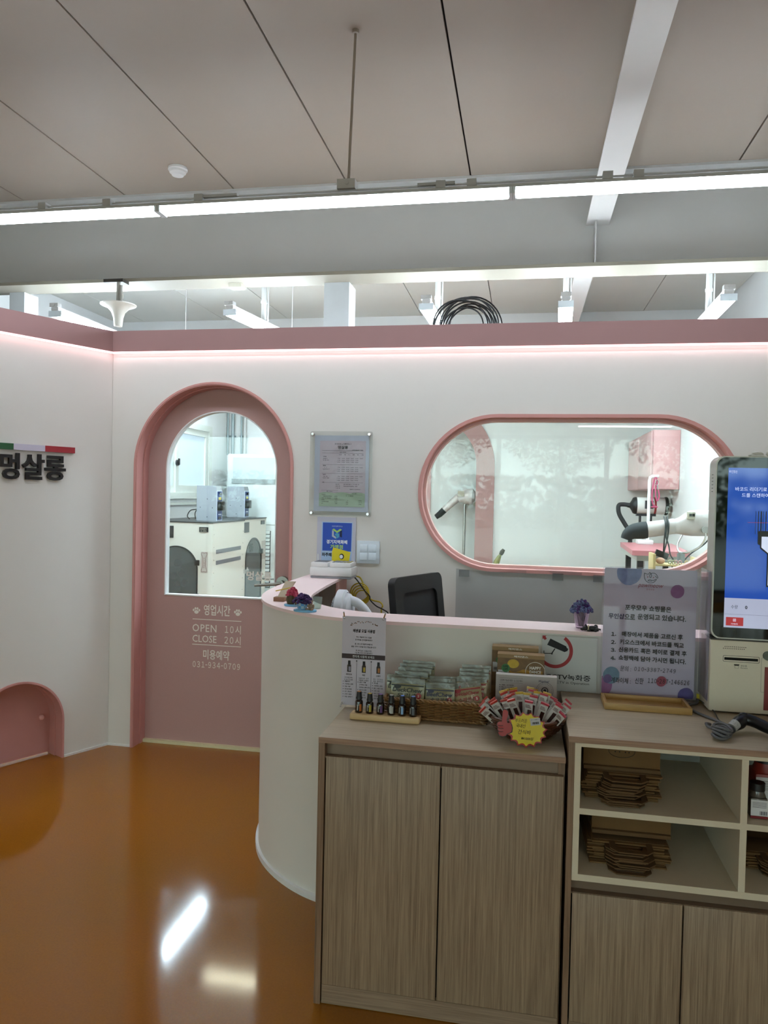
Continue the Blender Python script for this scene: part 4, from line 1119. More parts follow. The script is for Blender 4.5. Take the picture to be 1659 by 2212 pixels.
for ph in (0, math.pi):
    b.tube([p + normal2(base, i) * (.003 * math.sin(i * 1.0 + ph)) + Vector((0, 0, zc0 + .003 + .002 * math.cos(i * 1.0 + ph))) for i, p in enumerate(base)], .003, 6, closed=True)
part('foot_braid', b, WICK2, t, smooth=60)
part('basket_floor', MB().box(x0, x1, y0, y1, Z1 + .001, Z1 + .004), WICK, t)

# chew packs
def pouch(w, h, th, nx=10, nz=12, seed=0):
    rd = random.Random(seed); vs = []; fs = []
    for side in (-1, 1):
        for j in range(nz + 1):
            for i in range(nx + 1):
                u = i / nx * 2 - 1; v = j / nz
                bul = max(0, 1 - abs(u) ** 3) * (math.sin(math.pi * min(1, v / .86)) if v < .86 else 0)
                vs.append((u * w / 2 * (1 + .012 * math.sin(9 * v)), side * (th / 2 * bul + .0004) + .0014 * math.sin(u * 4 + v * 11 + seed) * (1 - bul * .6) + rd.uniform(-.0004, .0004), v * h))
    for s_ in range(2):
        o = s_ * (nx + 1) * (nz + 1)
        for j in range(nz):
            for i in range(nx):
                a = o + j * (nx + 1) + i; f = (a, a + 1, a + nx + 2, a + nx + 1)
                fs.append(f if s_ == 0 else f[::-1])
    return vs, fs
FOIL = M('clear_foil', '84897F', .16, metal=.0, coat=.8, noise=(60, .5), bump=(70, 1.0, .005), alpha=.6)
def pack(kind, w, h, seed):
    body = {'duck': ('olive_beige_pack', '8F8A66'), 'beef': ('olive_beige_pack', '8F8A66'), 'special': ('tan_pack', '9C8A66')}[kind]
    dark = {'duck': ('black_pack_print', '14140E'), 'beef': ('navy_pack_print', '1C1E3C'), 'special': ('red_pack_print', '8E1620')}[kind]
    bm_ = M(body[0], body[1], .3, coat=.35, bump=(45, .5, .003)); dm = M(dark[0], dark[1], .5)
    t = thing('chew_pack', 'x', 'snack pack', (0, 0, 0))
    vs, fs = pouch(w, h, .012, seed=seed)
    b = MB([bm_]); b.add(vs, fs)
    b.v = [v for v in b.v]
    # clear foil head above the printed field
    keep = MB([bm_]); head = MB([FOIL])
    lo = [f for f in fs if sum(vs[i][2] for i in f) / 4 < h * .80]; hi = [f for f in fs if sum(vs[i][2] for i in f) / 4 >= h * .80]
    keep.add(vs, lo); head.add(vs, hi)
    part('pouch', keep, None, t, local=True, smooth=60)
    part('foil_head', head, None, t, local=True, smooth=60)
    b = MB([dm, M('red_badge', '9E1C22', .4), M('pack_white', 'D8D4C4', .4)])
    F = frame((0, -.0078, 0))
    b.box(-w / 2 + .002, w / 2 - .002, -.0052, -.0038, h * .765, h * .80, 0)
    b.shape([circ(-w * .30, h * .745, w * .09, 16, 1.2, .7)], .0006, F, 0, z=-.001)
    b.text({'duck': 'DuckChew', 'beef': 'BeefChew', 'special': 'SpecialChew'}[kind], F, 0, h * .655, w * .88, h * .125, 0, bold=.02, shear=.15)
    b.text({'duck': '오리츄', 'beef': '소고기츄', 'special': '스페셜츄'}[kind], F, 0, h * .50, w * .62, h * .12, 0, bold=.01, shear=.1)
    b.shape([circ(w * .34, h * .50, w * .085, 18)], .0006, F, 1, z=.0006); b.text('S', F, w * .34, h * .50, None, h * .07, 2, bold=.02, z=.0012)
    if kind == 'special': b.shape([[(-w * .45, h * .06), (w * .45, h * .06), (w * .45, h * .26), (0, h * .34), (-w * .45, h * .26)]], .0006, F, 0, z=0)
    part('print', b, None, t, local=True, smooth=0)
    return t
packs = {'duck': [(-.352, 2.352, .800, -.16, .02), (-.372, 2.374, .803, -.20, .05), (-.345, 2.394, .812, -.14, -.03), (-.340, 2.418, .820, -.13, .02), (-.336, 2.440, .828, -.12, -.02), (-.332, 2.462, .834, -.10, .02)],
         'beef': [(-.247, 2.356, .792, -.22, -.04), (-.243, 2.380, .800, -.25, -.13), (-.238, 2.402, .803, -.2, -.05)],
         'special': [(-.150, 2.354, .796, -.30, -.36), (-.147, 2.380, .806, -.2, -.05), (-.146, 2.404, .813, -.16, .03), (-.143, 2.428, .820, -.14, -.04), (-.141, 2.452, .828, -.12, .03)]}
desc = {'duck': 'olive dog chew pack with black lettering', 'beef': 'olive dog chew pack with navy lettering', 'special': 'tan dog chew pack with red lettering'}
for kind, w, h in (('duck', .108, .106), ('beef', .094, .104), ('special', .094, .112)):
    src = pack(kind, w, h, len(kind))
    for k, (x, y, z, lean, roll) in enumerate(packs[kind]):
        n_ = len(packs[kind])
        where = 'frontmost' if k == 0 else ('rearmost' if k == n_ - 1 else ('second from front', 'third from front', 'fourth from front', 'fifth from front')[k - 1])
        lb = '%s in wicker basket, %s' % (desc[kind], where)
        o = src if k == 0 else dup(src)
        o.location = (x, y, z + .008); o.rotation_euler = (lean, roll * .6, roll * .4); o['label'] = lb; o['group'] = '%s packs in the wicker basket' % {'duck': 'black-lettered', 'beef': 'navy-lettered', 'special': 'red-lettered'}[kind]

# boxes at the back
def carton(name, x0, x1, y0, y1, z1, label, top, front, draw, zb=Z1):
    t = thing(name, label, 'box', ((x0 + x1) / 2, (y0 + y1) / 2, zb))
    b = MB([front, top]); b.box(x0, x1, y0, y1, zb, z1 - .001, 0); b.box(x0, x1, y0, y1, z1 - .001, z1, 1)
    part('carton', b, None, t)
    b = MB([]); draw(b, F0(y0 - .0004), x0, x1, z1); part('print', b, None, t, smooth=0)
    return t
KB = M('kraft_carton', '8F744E', .6); KF = M('snack_photo', '8A6A2C', .5, noise=(38, .6))
OW = M('off_white_ink', 'D8D2C8', .6)
def draw_kraft(b, F, x0, x1, z1):
    w = x1 - x0
    b.shape([[(x0, z1 - .13), (x1, z1 - .13), (x1, z1 - .012), (x0, z1 - .012)]], .0004, F, M('brown_photo', '6A4E2A', .5, noise=(60, .5)), z=.0004)
    b.shape([circ(x0 + w * .34, z1 - .030, .017, 22, 1.1, .85)], .0004, F, M('yellow_food', 'B89A2A', .5, noise=(80, .2)), z=.0009)
    b.shape([[(x0 + w * .26, z1 - .075)] + [(x0 + w * (.26 + .7 * k / 10), z1 - .052 - .006 * math.sin(k)) for k in range(11)] + [(x1 - .004, z1 - .12), (x0 + w * .26, z1 - .12)]], .0004, F, M('mustard_food', 'A3761C', .5, noise=(70, .5)), z=.0008)
    b.shape([circ(x0 + w * .70, z1 - .080, .015, 18)], .0004, F, M('yellow_food', 'B89A2A', .5, noise=(80, .2)), z=.0010)
    b.shape([circ(x0 + w * .88, z1 - .080, .010, 14, 1.3, 1), ], .0004, F, M('brown_food', '5C3E1E', .5, noise=(80, .3)), z=.0011)
    q = [circ(x0 + w * .81, z1 - .052, .0315, 36), circ(x0 + w * .81, z1 - .052, .0300, 36)]
    b.shape(q, .0004, F, OW, z=.0016)
    for s_, dz in (('HAPPY', -.040), ('DANCE', -.053), ('STUDIO', -.066)):
        b.text(s_, F, x0 + w * .81, z1 + dz, .036, .0095, OW, bold=.03, z=.0020)
    b.shape([circ(x0 + w * .18, z1 - .045, .0135, 26)], .0004, F, M('green_sticker', '2E6A34', .5), z=.0014)
    b.text('10%', F, x0 + w * .18, z1 - .040, .016, .007, INK, bold=.03, z=.0018); b.text('OFF', F, x0 + w * .18, z1 - .049, .015, .007, INK, bold=.03, z=.0018)
    b.shape([[(x0 + .003, z1 - .085), (x0 + .037, z1 - .085), (x0 + .037, z1 - .052), (x0 + .003, z1 - .052)]], .0004, F, M('sticker_white', 'B9B9BC', .6), z=.0012)
    for k in range(9): b.shape([[(x0 + .007 + .003 * k, z1 - .078), (x0 + .0085 + .003 * k + .0006 * (k % 2), z1 - .078), (x0 + .0085 + .003 * k + .0006 * (k % 2), z1 - .069), (x0 + .007 + .003 * k, z1 - .069)]], .0003, F, INK, z=.0016)
    bars(b, F, x0 + .010, x0 + .022, z1 - .064, .003, INK, 5)
    b.text('해피댄스', frame((0, 0, 0), (1, 0, 0), (0, 0, 1)) if False else F, x0 + w * .5, z1 - .006, .045, .006, OW, bold=.03)
def draw_white(b, F, x0, x1, z1):
    b.text('고단백 기능성 명랑 · 눈 건강 케어', F, x0 + .048, z1 - .018, .070, .0068, INK)
    for z in (-.0105, -.0255): b.shape([[(x0 + .012, z1 + z), (x0 + .085, z1 + z), (x0 + .085, z1 + z + .0004), (x0 + .012, z1 + z + .0004)]], .0003, F, INK, z=.0008)
    b.text('Wepheal', F, x0 + .151, z1 - .015, .033, .010, M('navy_print', '1C1E4A', .6), shear=.5, bold=.01)
    for k in range(5):
        bars(b, F, x0 + .018, x0 + .018 + (.038, .048, .042, .047, .040)[k], z1 - .035 - .007 * k, .0035, INK, 300 + k)
        b.shape([[(x0 + .012, z1 - .035 - .007 * k), (x0 + .0145, z1 - .035 - .007 * k), (x0 + .0145, z1 - .0325 - .007 * k), (x0 + .012, z1 - .0325 - .007 * k)]], .0003, F, INK, z=.0008)
    cx, cz = x0 + .154, z1 - .043
    b.shape([circ(cx, cz, .0265, 36), circ(cx, cz, .0258, 36)], .0003, F, INK, z=.0009)
    b.shape([circ(cx, cz, .0105, 28), circ(cx, cz, .0080, 28)], .0003, F, INK, z=.0009); b.shape([circ(cx, cz, .0045, 20)], .0003, F, INK, z=.0009)
    for k in range(26):
        a = 2 * math.pi * k / 26
        b.shape([circ(cx + .0215 * math.cos(a), cz + .0215 * math.sin(a), .0010, 5)], .0003, F, INK, z=.0009)
carton('kraft_box', -.092, .060, 2.515, 2.56, 1.003, 'rear kraft snack carton, mostly hidden by the same carton in front', KB, KB, draw_kraft)
carton('kraft_box', -.072, .0785, 2.462, 2.507, .990, 'front kraft snack carton with yellow food photo and green 10% OFF sticker', KB, KB, draw_kraft)
carton('white_box', -.074, .117, 2.415, 2.445, .934, 'white carton with dark eye emblem behind the round basket', M('carton_white', 'D0CCC8', .5), M('carton_front', 'A9A19E', .5), draw_white)
# round basket of snack sticks
RB = (.021, 2.280)
t = thing('round_basket', 'round dark brown woven basket full of snack sticks', 'basket', (RB[0], RB[1], Z1))
b = MB(); rows = 13
for r_ in range(rows):
    f = r_ / (rows - 1); R = .072 + .044 * math.sin(f * math.pi / 2); z = Z1 + .003 + .058 * f
    b.tube([(RB[0] + (R + .0016 * (1 if (i // 3 + r_) % 2 else -1)) * math.cos(2 * math.pi * i / 120), RB[1] + (R + .0016 * (1 if (i // 3 + r_) % 2 else -1)) * math.sin(2 * math.pi * i / 120), z) for i in range(120)], .0030, 5, closed=True)
DKW = M('dark_wicker', '4E2C1A', .35, noise=(90, .35), coat=.4)
part('weave', b, DKW, t, smooth=60)
b = MB(); b.tube([(RB[0] + .117 * math.cos(a), RB[1] + .117 * math.sin(a), .853) for a in [2 * math.pi * k / 60 for k in range(60)]], .0052, 8, closed=True)
part('rim', b, M('dark_wicker_rim', '5A3220', .3, coat=.5), t, smooth=60)
part('basket_floor', MB().cyl((RB[0], RB[1], Z1 + .001), (RB[0], RB[1], Z1 + .005), .072, n=32), DKW, t)
def stick(kind):
    c1 = {'red': 'B23A30', 'yellow': 'C4A43A', 'pink': 'B8404E'}[kind]
    t = thing('snack_stick', 'x', 'snack stick', (0, 0, 0))
    w, h = .023, .112
    vs, fs = pouch(w, h, .005, 4, 10, seed=len(kind))
    part('wrapper', MB([M('stick_white', 'CFCBC6', .3, coat=.5)]).add(vs, fs), None, t, local=True, smooth=60)
    F = frame((0, -.0036, 0))
    b = MB([M('stick_' + kind, c1, .35, coat=.4), M('stick_window', '3A211C', .2, coat=.6), M('stick_text', '6E4A48', .6), M('stick_lower_' + kind, {'red': 'C9C4BE', 'yellow': 'B9A65C', 'pink': 'A8343E'}[kind], .35, coat=.4)])
    b.box(-w / 2 - .0004, w / 2 + .0004, -.0026, .0026, h * .945, h, 0)
    b.shape([[(-w * .12, h * .42), (w * .36, h * .42), (w * .36, h * .74), (-w * .12, h * .74)]], .0008, F, 1, z=.0)
    for k in range(3): b.shape([[(-w * .4, h * (.80 + .035 * k)), (w * (.34 - .1 * k), h * (.80 + .035 * k)), (w * (.34 - .1 * k), h * (.812 + .035 * k)), (-w * .4, h * (.812 + .035 * k))]], .0006, F, 2, z=.0)
    b.shape([[(-w * .46, h * .08), (w * .46, h * .08), (w * .46, h * .38), (-w * .46, h * .36)]], .0006, F, 3, z=-.0002)
    part('print', b, None, t, local=True, smooth=0)
    return t
rd = random.Random(14)
spec = []
for k in range(12):      # red tipped, leaning left
    f = k / 11; spec.append(('red', RB[0] - .050 + .045 * (k % 4) / 3 + rd.uniform(-.004, .004), RB[1] - .038 + .032 * (k // 4) + rd.uniform(-.004, .004), .798 + rd.uniform(0, .012), rd.uniform(-.05, .10) + (.22 if k < 4 else 0), -.78 + .17 * (k % 4) + rd.uniform(-.10, .10)))
for k in range(10):      # yellow tipped, middle
    spec.append(('yellow', RB[0] - .035 + .070 * (k % 5) / 4, RB[1] + .005 + .035 * (k // 5) + rd.uniform(-.005, .005), .800 + rd.uniform(0, .014), rd.uniform(-.16, .05), -.26 + .14 * (k % 5) + rd.uniform(-.10, .10)))
for k in range(12):      # pink tipped, leaning right
    spec.append(('pink', RB[0] + .008 + .046 * (k % 4) / 3, RB[1] - .040 + .034 * (k // 4) + rd.uniform(-.004, .004), .798 + rd.uniform(0, .012), rd.uniform(-.05, .12) + (.2 if k < 4 else 0), .12 + .18 * (k % 4) + rd.uniform(-.09, .09)))
protos = {}; cnt = {}
posn = {'red': 'left part', 'yellow': 'middle', 'pink': 'right part'}
rowt = ('front row', 'middle row', 'back row'); colt = ('leftmost', 'second from left', 'third from left', 'fourth from left', 'rightmost')
for kind, x, y, z, lean, roll in spec:
    i = cnt.get(kind, 0); cnt[kind] = i + 1
    per = 5 if kind == 'yellow' else 4
    lb = '%s-tipped snack stick in %s of round basket, %s, %s' % (kind, posn[kind], rowt[i // per + (1 if kind == 'yellow' else 0)], colt[i % per])
    if kind not in protos: o = protos[kind] = stick(kind)
    else: o = dup(protos[kind])
    o.location = (x, y, z); o.rotation_euler = (lean, roll, rd.uniform(-.35, .35)); o['label'] = lb; o['group'] = '%s-tipped snack sticks in the round basket' % kind

# thumbs-up price burst
t = thing('price_tag', 'yellow burst price tag with a red thumbs-up, stuck to the round basket', 'price tag', (.02, 2.15, Z1))
Fb = F0(2.150)
def burst(cx, cz, rx, rz, n, inner, rot=0):
    P = []
    for k in range(n):
        a = 2 * math.pi * k / n + rot; a2 = a + math.pi / n
        P.append((cx + rx * math.cos(a), cz + rz * math.sin(a)))
        for q in (.35, .65):
            aa = a + (2 * math.pi / n) * q; P.append((cx + rx * inner * math.cos(aa), cz + rz * inner * math.sin(aa)))
    return P
RDM = M('tag_red', '9E1E1C', .35, coat=.3); YLM = M('tag_yellow', 'D2BC10', .35, coat=.3)
part('red_burst', MB().shape([burst(.0235, .842, .0585, .052, 15, .86, .1)], .0014, Fb, z=0), RDM, t)
part('yellow_burst', MB().shape([burst(.0240, .843, .0530, .0475, 15, .86, .1)], .0008, Fb, z=.0006), YLM, t)
hand = [(-.044, .893), (-.040, .896), (-.033, .895), (-.029, .890), (-.029, .880), (-.033, .866), (-.030, .858), (-.024, .860), (-.019, .855), (-.017, .846), (-.018, .834), (-.024, .830), (-.030, .828), (-.034, .822), (-.044, .819), (-.052, .822), (-.055, .828), (-.054, .833), (-.057, .839), (-.056, .845), (-.059, .850), (-.058, .857), (-.053, .861), (-.046, .861), (-.045, .872)]
hc = (-.040, .857)
part('hand_outline', MB().shape([[(hc[0] + (x - hc[0]) * 1.10, hc[1] + (z - hc[1]) * 1.06) for x, z in hand]], .0012, Fb, z=.0018), M('tag_black', '150A0A', .4), t)
part('thumb_hand', MB().shape([hand], .0012, Fb, z=.0026), M('tag_red', '9E1E1C', .35, coat=.3), t)
b = MB([M('tag_black', '150A0A', .4)])
for p, q in (((-.057, .8505), (-.042, .851)), ((-.056, .842), (-.041, .842)), ((-.055, .833), (-.042, .833))):
    b.tube([(p[0], 2.1472, p[1]), ((p[0] + q[0]) / 2, 2.1472, p[1] - .0012), (q[0], 2.1472, q[1])], .0007, 5)
part('finger_lines', b, None, t)
b = MB([INK])
b.text('부드러운', Fb, .008, .868, .034, .012, 0, shear=.15, z=.0016)
b.text('국내산', Fb, .008, .853, .027, .012, 0, shear=.15, z=.0016)
b.text('간식바', Fb, .018, .836, .036, .013, 0, shear=.15, z=.0016)
b.text('₩1000원', Fb, .026, .818, .034, .009, 0, shear=.15, z=.0016)
part('handwriting', b, None, t, smooth=0)
b = MB([M('sticker_white', 'B9B9BC', .6), INK]); Fs = frame((.0475, 2.1485, .868), (.985, 0, .17), (-.17, 0, .985))
b.shape([[(-.014, -.010), (.014, -.010), (.014, .010), (-.014, .010)]], .0004, Fs, 0, z=.0018)
for k in range(9): b.shape([[(-.009 + .002 * k, -.0065), (-.008 + .002 * k + .0004 * (k % 3), -.0065), (-.008 + .002 * k + .0004 * (k % 3), -.0005), (-.009 + .002 * k, -.0005)]], .0003, Fs, 1, z=.0022)
bars(b, Fs, -.011, .011, .005, .0022, 1, 8, zo=.0022)
part('barcode_sticker', b, None, t, smooth=0)

# ================================================================== ON THE SHELF CABINET
Z2 = .850
t = thing('camera_warning_sign', 'white square CCTV warning sign leaning on the counter front', 'sign', (.163, 2.585, Z2))
part('panel', MB().box(.073, .2535, 2.5845, 2.5885, Z2 + .001, 1.036), M('sign_white', 'C2C4C6', .5), t)
Fc = F0(2.5845)
def zs(x, y):       # sign coordinates
    px = x / 5.925 - 132; py = y / 5.925 - 1 - .055 * px
    return (.073 + px / 117 * .1805, 1.036 - py / 118 * .185)
SR = M('sign_red', '9A1E26', .5)
b = MB([SR, INK])
cx, cz = .1155, .986
for k in range(72):
    a0 = 2 * math.pi * k / 72; a1 = 2 * math.pi * (k + 1) / 72
    q = [(cx + r * math.cos(a), cz + r * math.sin(a)) for a, r in ((a0, .0595), (a1, .0595), (a1, .0480), (a0, .0480))]
    if all(p[0] >= .073 and p[1] <= 1.036 for p in q): b.shape([q], .0004, Fc, 0, z=.0005)
part('red_ring', b, None, t, smooth=0)
b = MB([SR]).shape([[(.0735, 1.0355), (.0735, 1.0225), (.078, 1.0275), (.087, 1.0355)]], .0004, Fc, 0, z=.0006)
part('red_corner', b, None, t, smooth=0)
b = MB([INK])
b.shape([[zs(*p) for p in ((885, 48), (1088, 148), (1095, 168), (1113, 180), (1104, 208), (1090, 212), (1068, 222), (845, 128))]], .0005, Fc, 0, z=.0006)
for (p, q, r) in (((945, 178), (906, 240), .0018), ((906, 240), (806, 238), .0014), ((806, 202), (808, 262), .0014)):
    a = zs(*p); c = zs(*q); b.tube([(a[0], 2.5838, a[1]), (c[0], 2.5838, c[1])], r, 6)
b.shape([circ(*zs(908, 242), .0030, 12)], .0005, Fc, 0, z=.0007)
c0 = zs(835, 590); c1 = zs(1398, 560)
b.text('CCTV녹화중', Fc, (zs(835, 540)[0] + zs(1400, 540)[0]) / 2, .8985, zs(1400, 540)[0] - zs(835, 540)[0], .0195, 0, bold=.012)
b.text('CCTV in Operation', Fc, .171, .879, .118, .0105, 0)
part('symbol_and_lettering', b, None, t, smooth=0)

# shop rules in a clear stand
t = thing('rules_stand', 'upright clear acrylic stand with lilac shop rules sheet and watercolour dots', 'notice', (.413, 2.56, Z2))
part('acrylic_sleeve', MB().shape([rrect(.262, .564, Z2, 1.281, .010)], .008, F0(2.556), z=0), pane('acrylic_sleeve', tint='F8F7FA', refl=.5, haze=.02, haze_color='D0D0D8'), t)
part('acrylic_foot', MB().rbox(.28, .546, 2.562, 2.582, Z2, Z2 + .004, .001), pane('acrylic_sleeve', haze=.04), t)
part('sheet', MB().shape([rrect(.268, .558, Z2 + .008, 1.276, .006)], .002, F0(2.5650), z=0), M('lilac_rules_sheet', 'D0CADB', .6), t)
Fr = F0(2.5628)
def pz(x, y):
    v0 = (y - 90) / 1940; u = (x - 80) / 1465
    return (.262 + .301 * u, 1.281 - .43 * (y - 90 - (x - 80) * (.041 + .045 * v0)) / 1925)
def clipc(cx, cy, r, sx=1, sy=1, n=40, top=None, left=None, bottom=None, right=None):
    P = []
    rr = random.Random(int(cx))
    for k in range(n):
        a = 2 * math.pi * k / n; q = r * (1 + rr.uniform(-.015, .015))
        X, Z = pz(cx + q * sx * math.cos(a), cy + q * sy * math.sin(a))
        if top: Z = min(Z, top)
        if bottom: Z = max(Z, bottom)
        if left: X = max(X, left)
        if right: X = min(X, right)
        P.append((X, Z))
    return P
b = MB([])
def dot(nm, c, *a, **k): b.shape([clipc(*a, **k)], .0003, Fr, M(nm, c, .7, noise=(70, .22)), z=dot.z); dot.z += .0002
dot.z = .0004
dot('dot_blue', '7C88B4', 490, 190, 190, top=1.2755)
dot('dot_plum', '8E5E90', 1228, 482, 102)
dot('dot_magenta', '9A6694', 160, 1865, 115, sx=1.0, sy=1.3, left=.2685)
dot('dot_teal', '6E8CA4', 255, 1720, 128)
dot('dot_overlap', '6C5C8C', 200, 1770, 66)
dot('dot_crimson', '9E4A5E', 1025, 1828, 78)
dot('dot_violet', '5A5290', 1395, 2050, 118, bottom=.8585, right=.5575)
part('watercolour_dots', b, None, t, smooth=0)
b = MB([INK, M('navy_ink', '14124A', .6), M('logo_red', '8E3A48', .6)])
def line(s_, x0, x1, yc, h, m=0, bold=.02, shear=0, **k):
    cx_, cz_ = pz((x0 + x1) / 2, yc)
    f = frame((cx_, 2.5625, cz_), (1, 0, -.010), (.010, 0, 1))
    b.text(s_, f, 0, 0, (x1 - x0) / 1465 * .301, h / 1925 * .43, m, bold=bold, shear=shear, z=.0016, **k)
line('포우모우 쇼핑몰은', 440, 1140, 730, 80, bold=.03)
line('무인샵', 190, 430, 838, 78, 1, bold=.03); line('으로', 437, 595, 852, 76, bold=.03)
line('운영되고 있습니다.', 637, 1365, 872, 84, bold=.03)
for i_, (s_, x0, yc, x1) in enumerate((('매장에서 제품을 고르신 후', 405, 1138, 1325), ('키오스크에서 바코드를 찍고', 375, 1258, 1345), ('신용카드 혹은 페이로 결제 후', 360, 1376, 1390), ('쇼핑백에 담아 가시면 됩니다.', 362, 1497, 1385))):
    line(s_, x0, x1, yc, 74, bold=.03); line(chr(0xFF11 + i_), 240, 290, yc - 34, 54, bold=.045); line('.', 300, 312, yc - 14, 12, bold=.03)
line('문의 :', 393, 560, 1625, 80, bold=0, shear=.1)
qa, qb = pz(605, 1640), pz(1240, 1668)
digits(b, ['010', '3387', '2749'], frame((0, 2.5625, 0), (1, 0, 0)), qa[0], qb[0], (qa[1] + qb[1]) / 2, .0135, 0, shear=.12, z=.0016)
line('계좌이체 :', 255, 560, 1800, 86, bold=.008, shear=.1); line('신한', 625, 755, 1812, 88, bold=.008, shear=.1)
qa, qb = pz(815, 1820), pz(1450, 1850)
digits(b, ['110', '287', '146626'], frame((0, 2.5625, 0), (1, 0, 0)), qa[0], qb[0], (qa[1] + qb[1]) / 2, .0150, 0, bold=.006, shear=.12, z=.0016)
line('pawmeow', 625, 1015, 405, 66, 2, bold=-.004, shear=.35); line('포우모우', 755, 880, 447, 26, 2, bold=0)
part('lettering', b, None, t, smooth=0)
# cat and dog line logo: a curled cat (left) and dog (right) joined at the cheek
b = MB([INK, M('logo_red', '8E3A48', .6)])
def stroke(P, r=.0008, m=0):
    Q = [pz(*p) for p in P]; b.tube([tuple((v.x, 2.5617, v.y)) for v in [Vector((q[0], q[1])) for q in bez([(q[0], q[1], 0) for q in Q], 5)]], r, 5, m)
stroke([(748, 320), (722, 270), (718, 215), (722, 200), (745, 212), (785, 215), (800, 190), (818, 208)])
stroke([(818, 208), (828, 235), (822, 265), (808, 268), (800, 245), (808, 220), (830, 205), (865, 203), (900, 222), (925, 262), (922, 278), (905, 270), (888, 245)])
stroke([(752, 322), (790, 345), (830, 348), (870, 335), (905, 300), (895, 292)])
stroke([(895, 292), (865, 310), (830, 308), (800, 300), (778, 315), (840, 322)])
stroke([(764, 250), (772, 258), (780, 266)], .0007, 1); stroke([(780, 252), (770, 262), (765, 272)], .0007, 1); stroke([(852, 262), (860, 268), (868, 275)], .0007, 1); stroke([(870, 260), (860, 268), (850, 276)], .0007, 1)
stroke([(757, 238), (760, 240), (762, 241)]); stroke([(845, 243), (847, 244), (849, 245)]); stroke([(872, 240), (874, 241), (876, 242)])
part('logo', b, None, t)

# wooden tray
t = thing('wooden_tray', 'shallow empty bamboo tray in front of the rules stand', 'tray', (.392, 2.46, Z2))
BAM = wood('bamboo', 'A8834C', 'C49E62', 'x', fine=26)
part('base', MB().box(.268, .514, 2.404, 2.516, Z2, Z2 + .004), BAM, t)
b = MB()
b.rbox(.262, .520, 2.398, 2.408, Z2, Z2 + .020, .001); b.rbox(.262, .520, 2.512, 2.522, Z2, Z2 + .020, .001)
b.rbox(.262, .272, 2.408, 2.512, Z2, Z2 + .020, .001); b.rbox(.510, .520, 2.408, 2.512, Z2, Z2 + .020, .001)
part('rim', b, BAM, t)
part('paper_strip', MB().box(.285, .33, 2.415, 2.425, Z2 + .0041, Z2 + .005), PAPER, t)
b = MB(); b.add([Vector(v) for v in ((.568, 2.565, Z2), (.590, 2.56, Z2), (.588, 2.575, Z2 + .018), (.570, 2.578, Z2 + .024))], [(0, 1, 2, 3)]); b.add([Vector(v) for v in ((.568, 2.568, Z2), (.590, 2.563, Z2), (.588, 2.578, Z2 + .018), (.570, 2.581, Z2 + .024))], [(3, 2, 1, 0)])
solo('yellow_note', b, M('note_yellow', 'C9BE3A', .6), 'crumpled yellow note between the rules stand and the kiosk', 'note')

# ---- kiosk
KX0, KX1, KY0, KY1 = .5775, .995, 2.450, 2.530
t = thing('payment_kiosk', 'self-checkout kiosk with a tall blue touch screen', 'kiosk', ((KX0 + KX1) / 2, 2.49, Z2))
KBG = M('kiosk_beige', 'DBD2BF', .45, noise=(80, .02)); KSL = M('kiosk_silver', 'B9B7B0', .35, metal=.4)
part('lower_body', MB().rbox(KX0, KX1, KY0, KY1 + .05, Z2 + .004, 1.076, .005), KBG, t)
part('foot', MB().box(KX0 + .03, KX1 - .03, KY0 + .02, KY1 + .05, Z2, Z2 + .005), BLACK, t)
part('monitor_shell', MB().shape([rrect(KX0, KX1, 1.080, 1.642, .026)], .078, F0(KY0 + .002), z=0), KSL, t)
part('seam', MB().box(KX0 + .001, KX1 - .001, KY0 + .003, KY1, 1.0755, 1.0805), M('seam_dark', '3A3834', .6), t)
part('black_glass', MB().shape([rrect(KX0 + .004, KX1 - .004, 1.084, 1.638, .024)], .003, F0(KY0), z=.001), M('black_glass', '020203', .03, spec=.35), t)
SX0, SX1, SZ0, SZ1 = .613, .960, 1.116, 1.606
SCR = M('screen_blue', '0A3480', .06, emit=.11, emit_color='1E60E0', spec=.5)
s_ = part('screen', MB().box(SX0, SX1, KY0 - .0016, KY0 - .0008, 1.207, SZ1), SCR, t)
part('screen_panel', MB().box(SX0, SX1, KY0 - .0016, KY0 - .0008, SZ0, 1.207), M('screen_white', '8A8C9C', .1, emit=.13, emit_color='C8D0F0'), t)
Fk = F0(KY0 - .0016)
SCW = M('screen_text_white', 'D0D8F0', .3, emit=.16, emit_color='D8E4FF'); SCK = M('screen_text_black', '101018', .3); SCRD = M('screen_red', 'B82E34', .3, emit=.07, emit_color='E04048')
b = MB([SCW, SCK, SCRD])
b.text('무인정산', Fk, .6145, 1.594, .0235, .0085, 0, align='l', bold=.01)
b.text('바코드 리더기로 상품의 바코', Fk, .634, 1.5415, None, .0125, 0, bold=.01, align='l')
b.text('드를 스캔하여 주시기 바랍니다', Fk, .653, 1.523, None, .0125, 0, bold=.01, align='l')
part('screen_text', b, None, t, smooth=0)
b = MB([SCW, SCK, SCRD])
b.shape([circ(.740, 1.602, .011, 20)], .0004, Fk, 0, z=.0004)
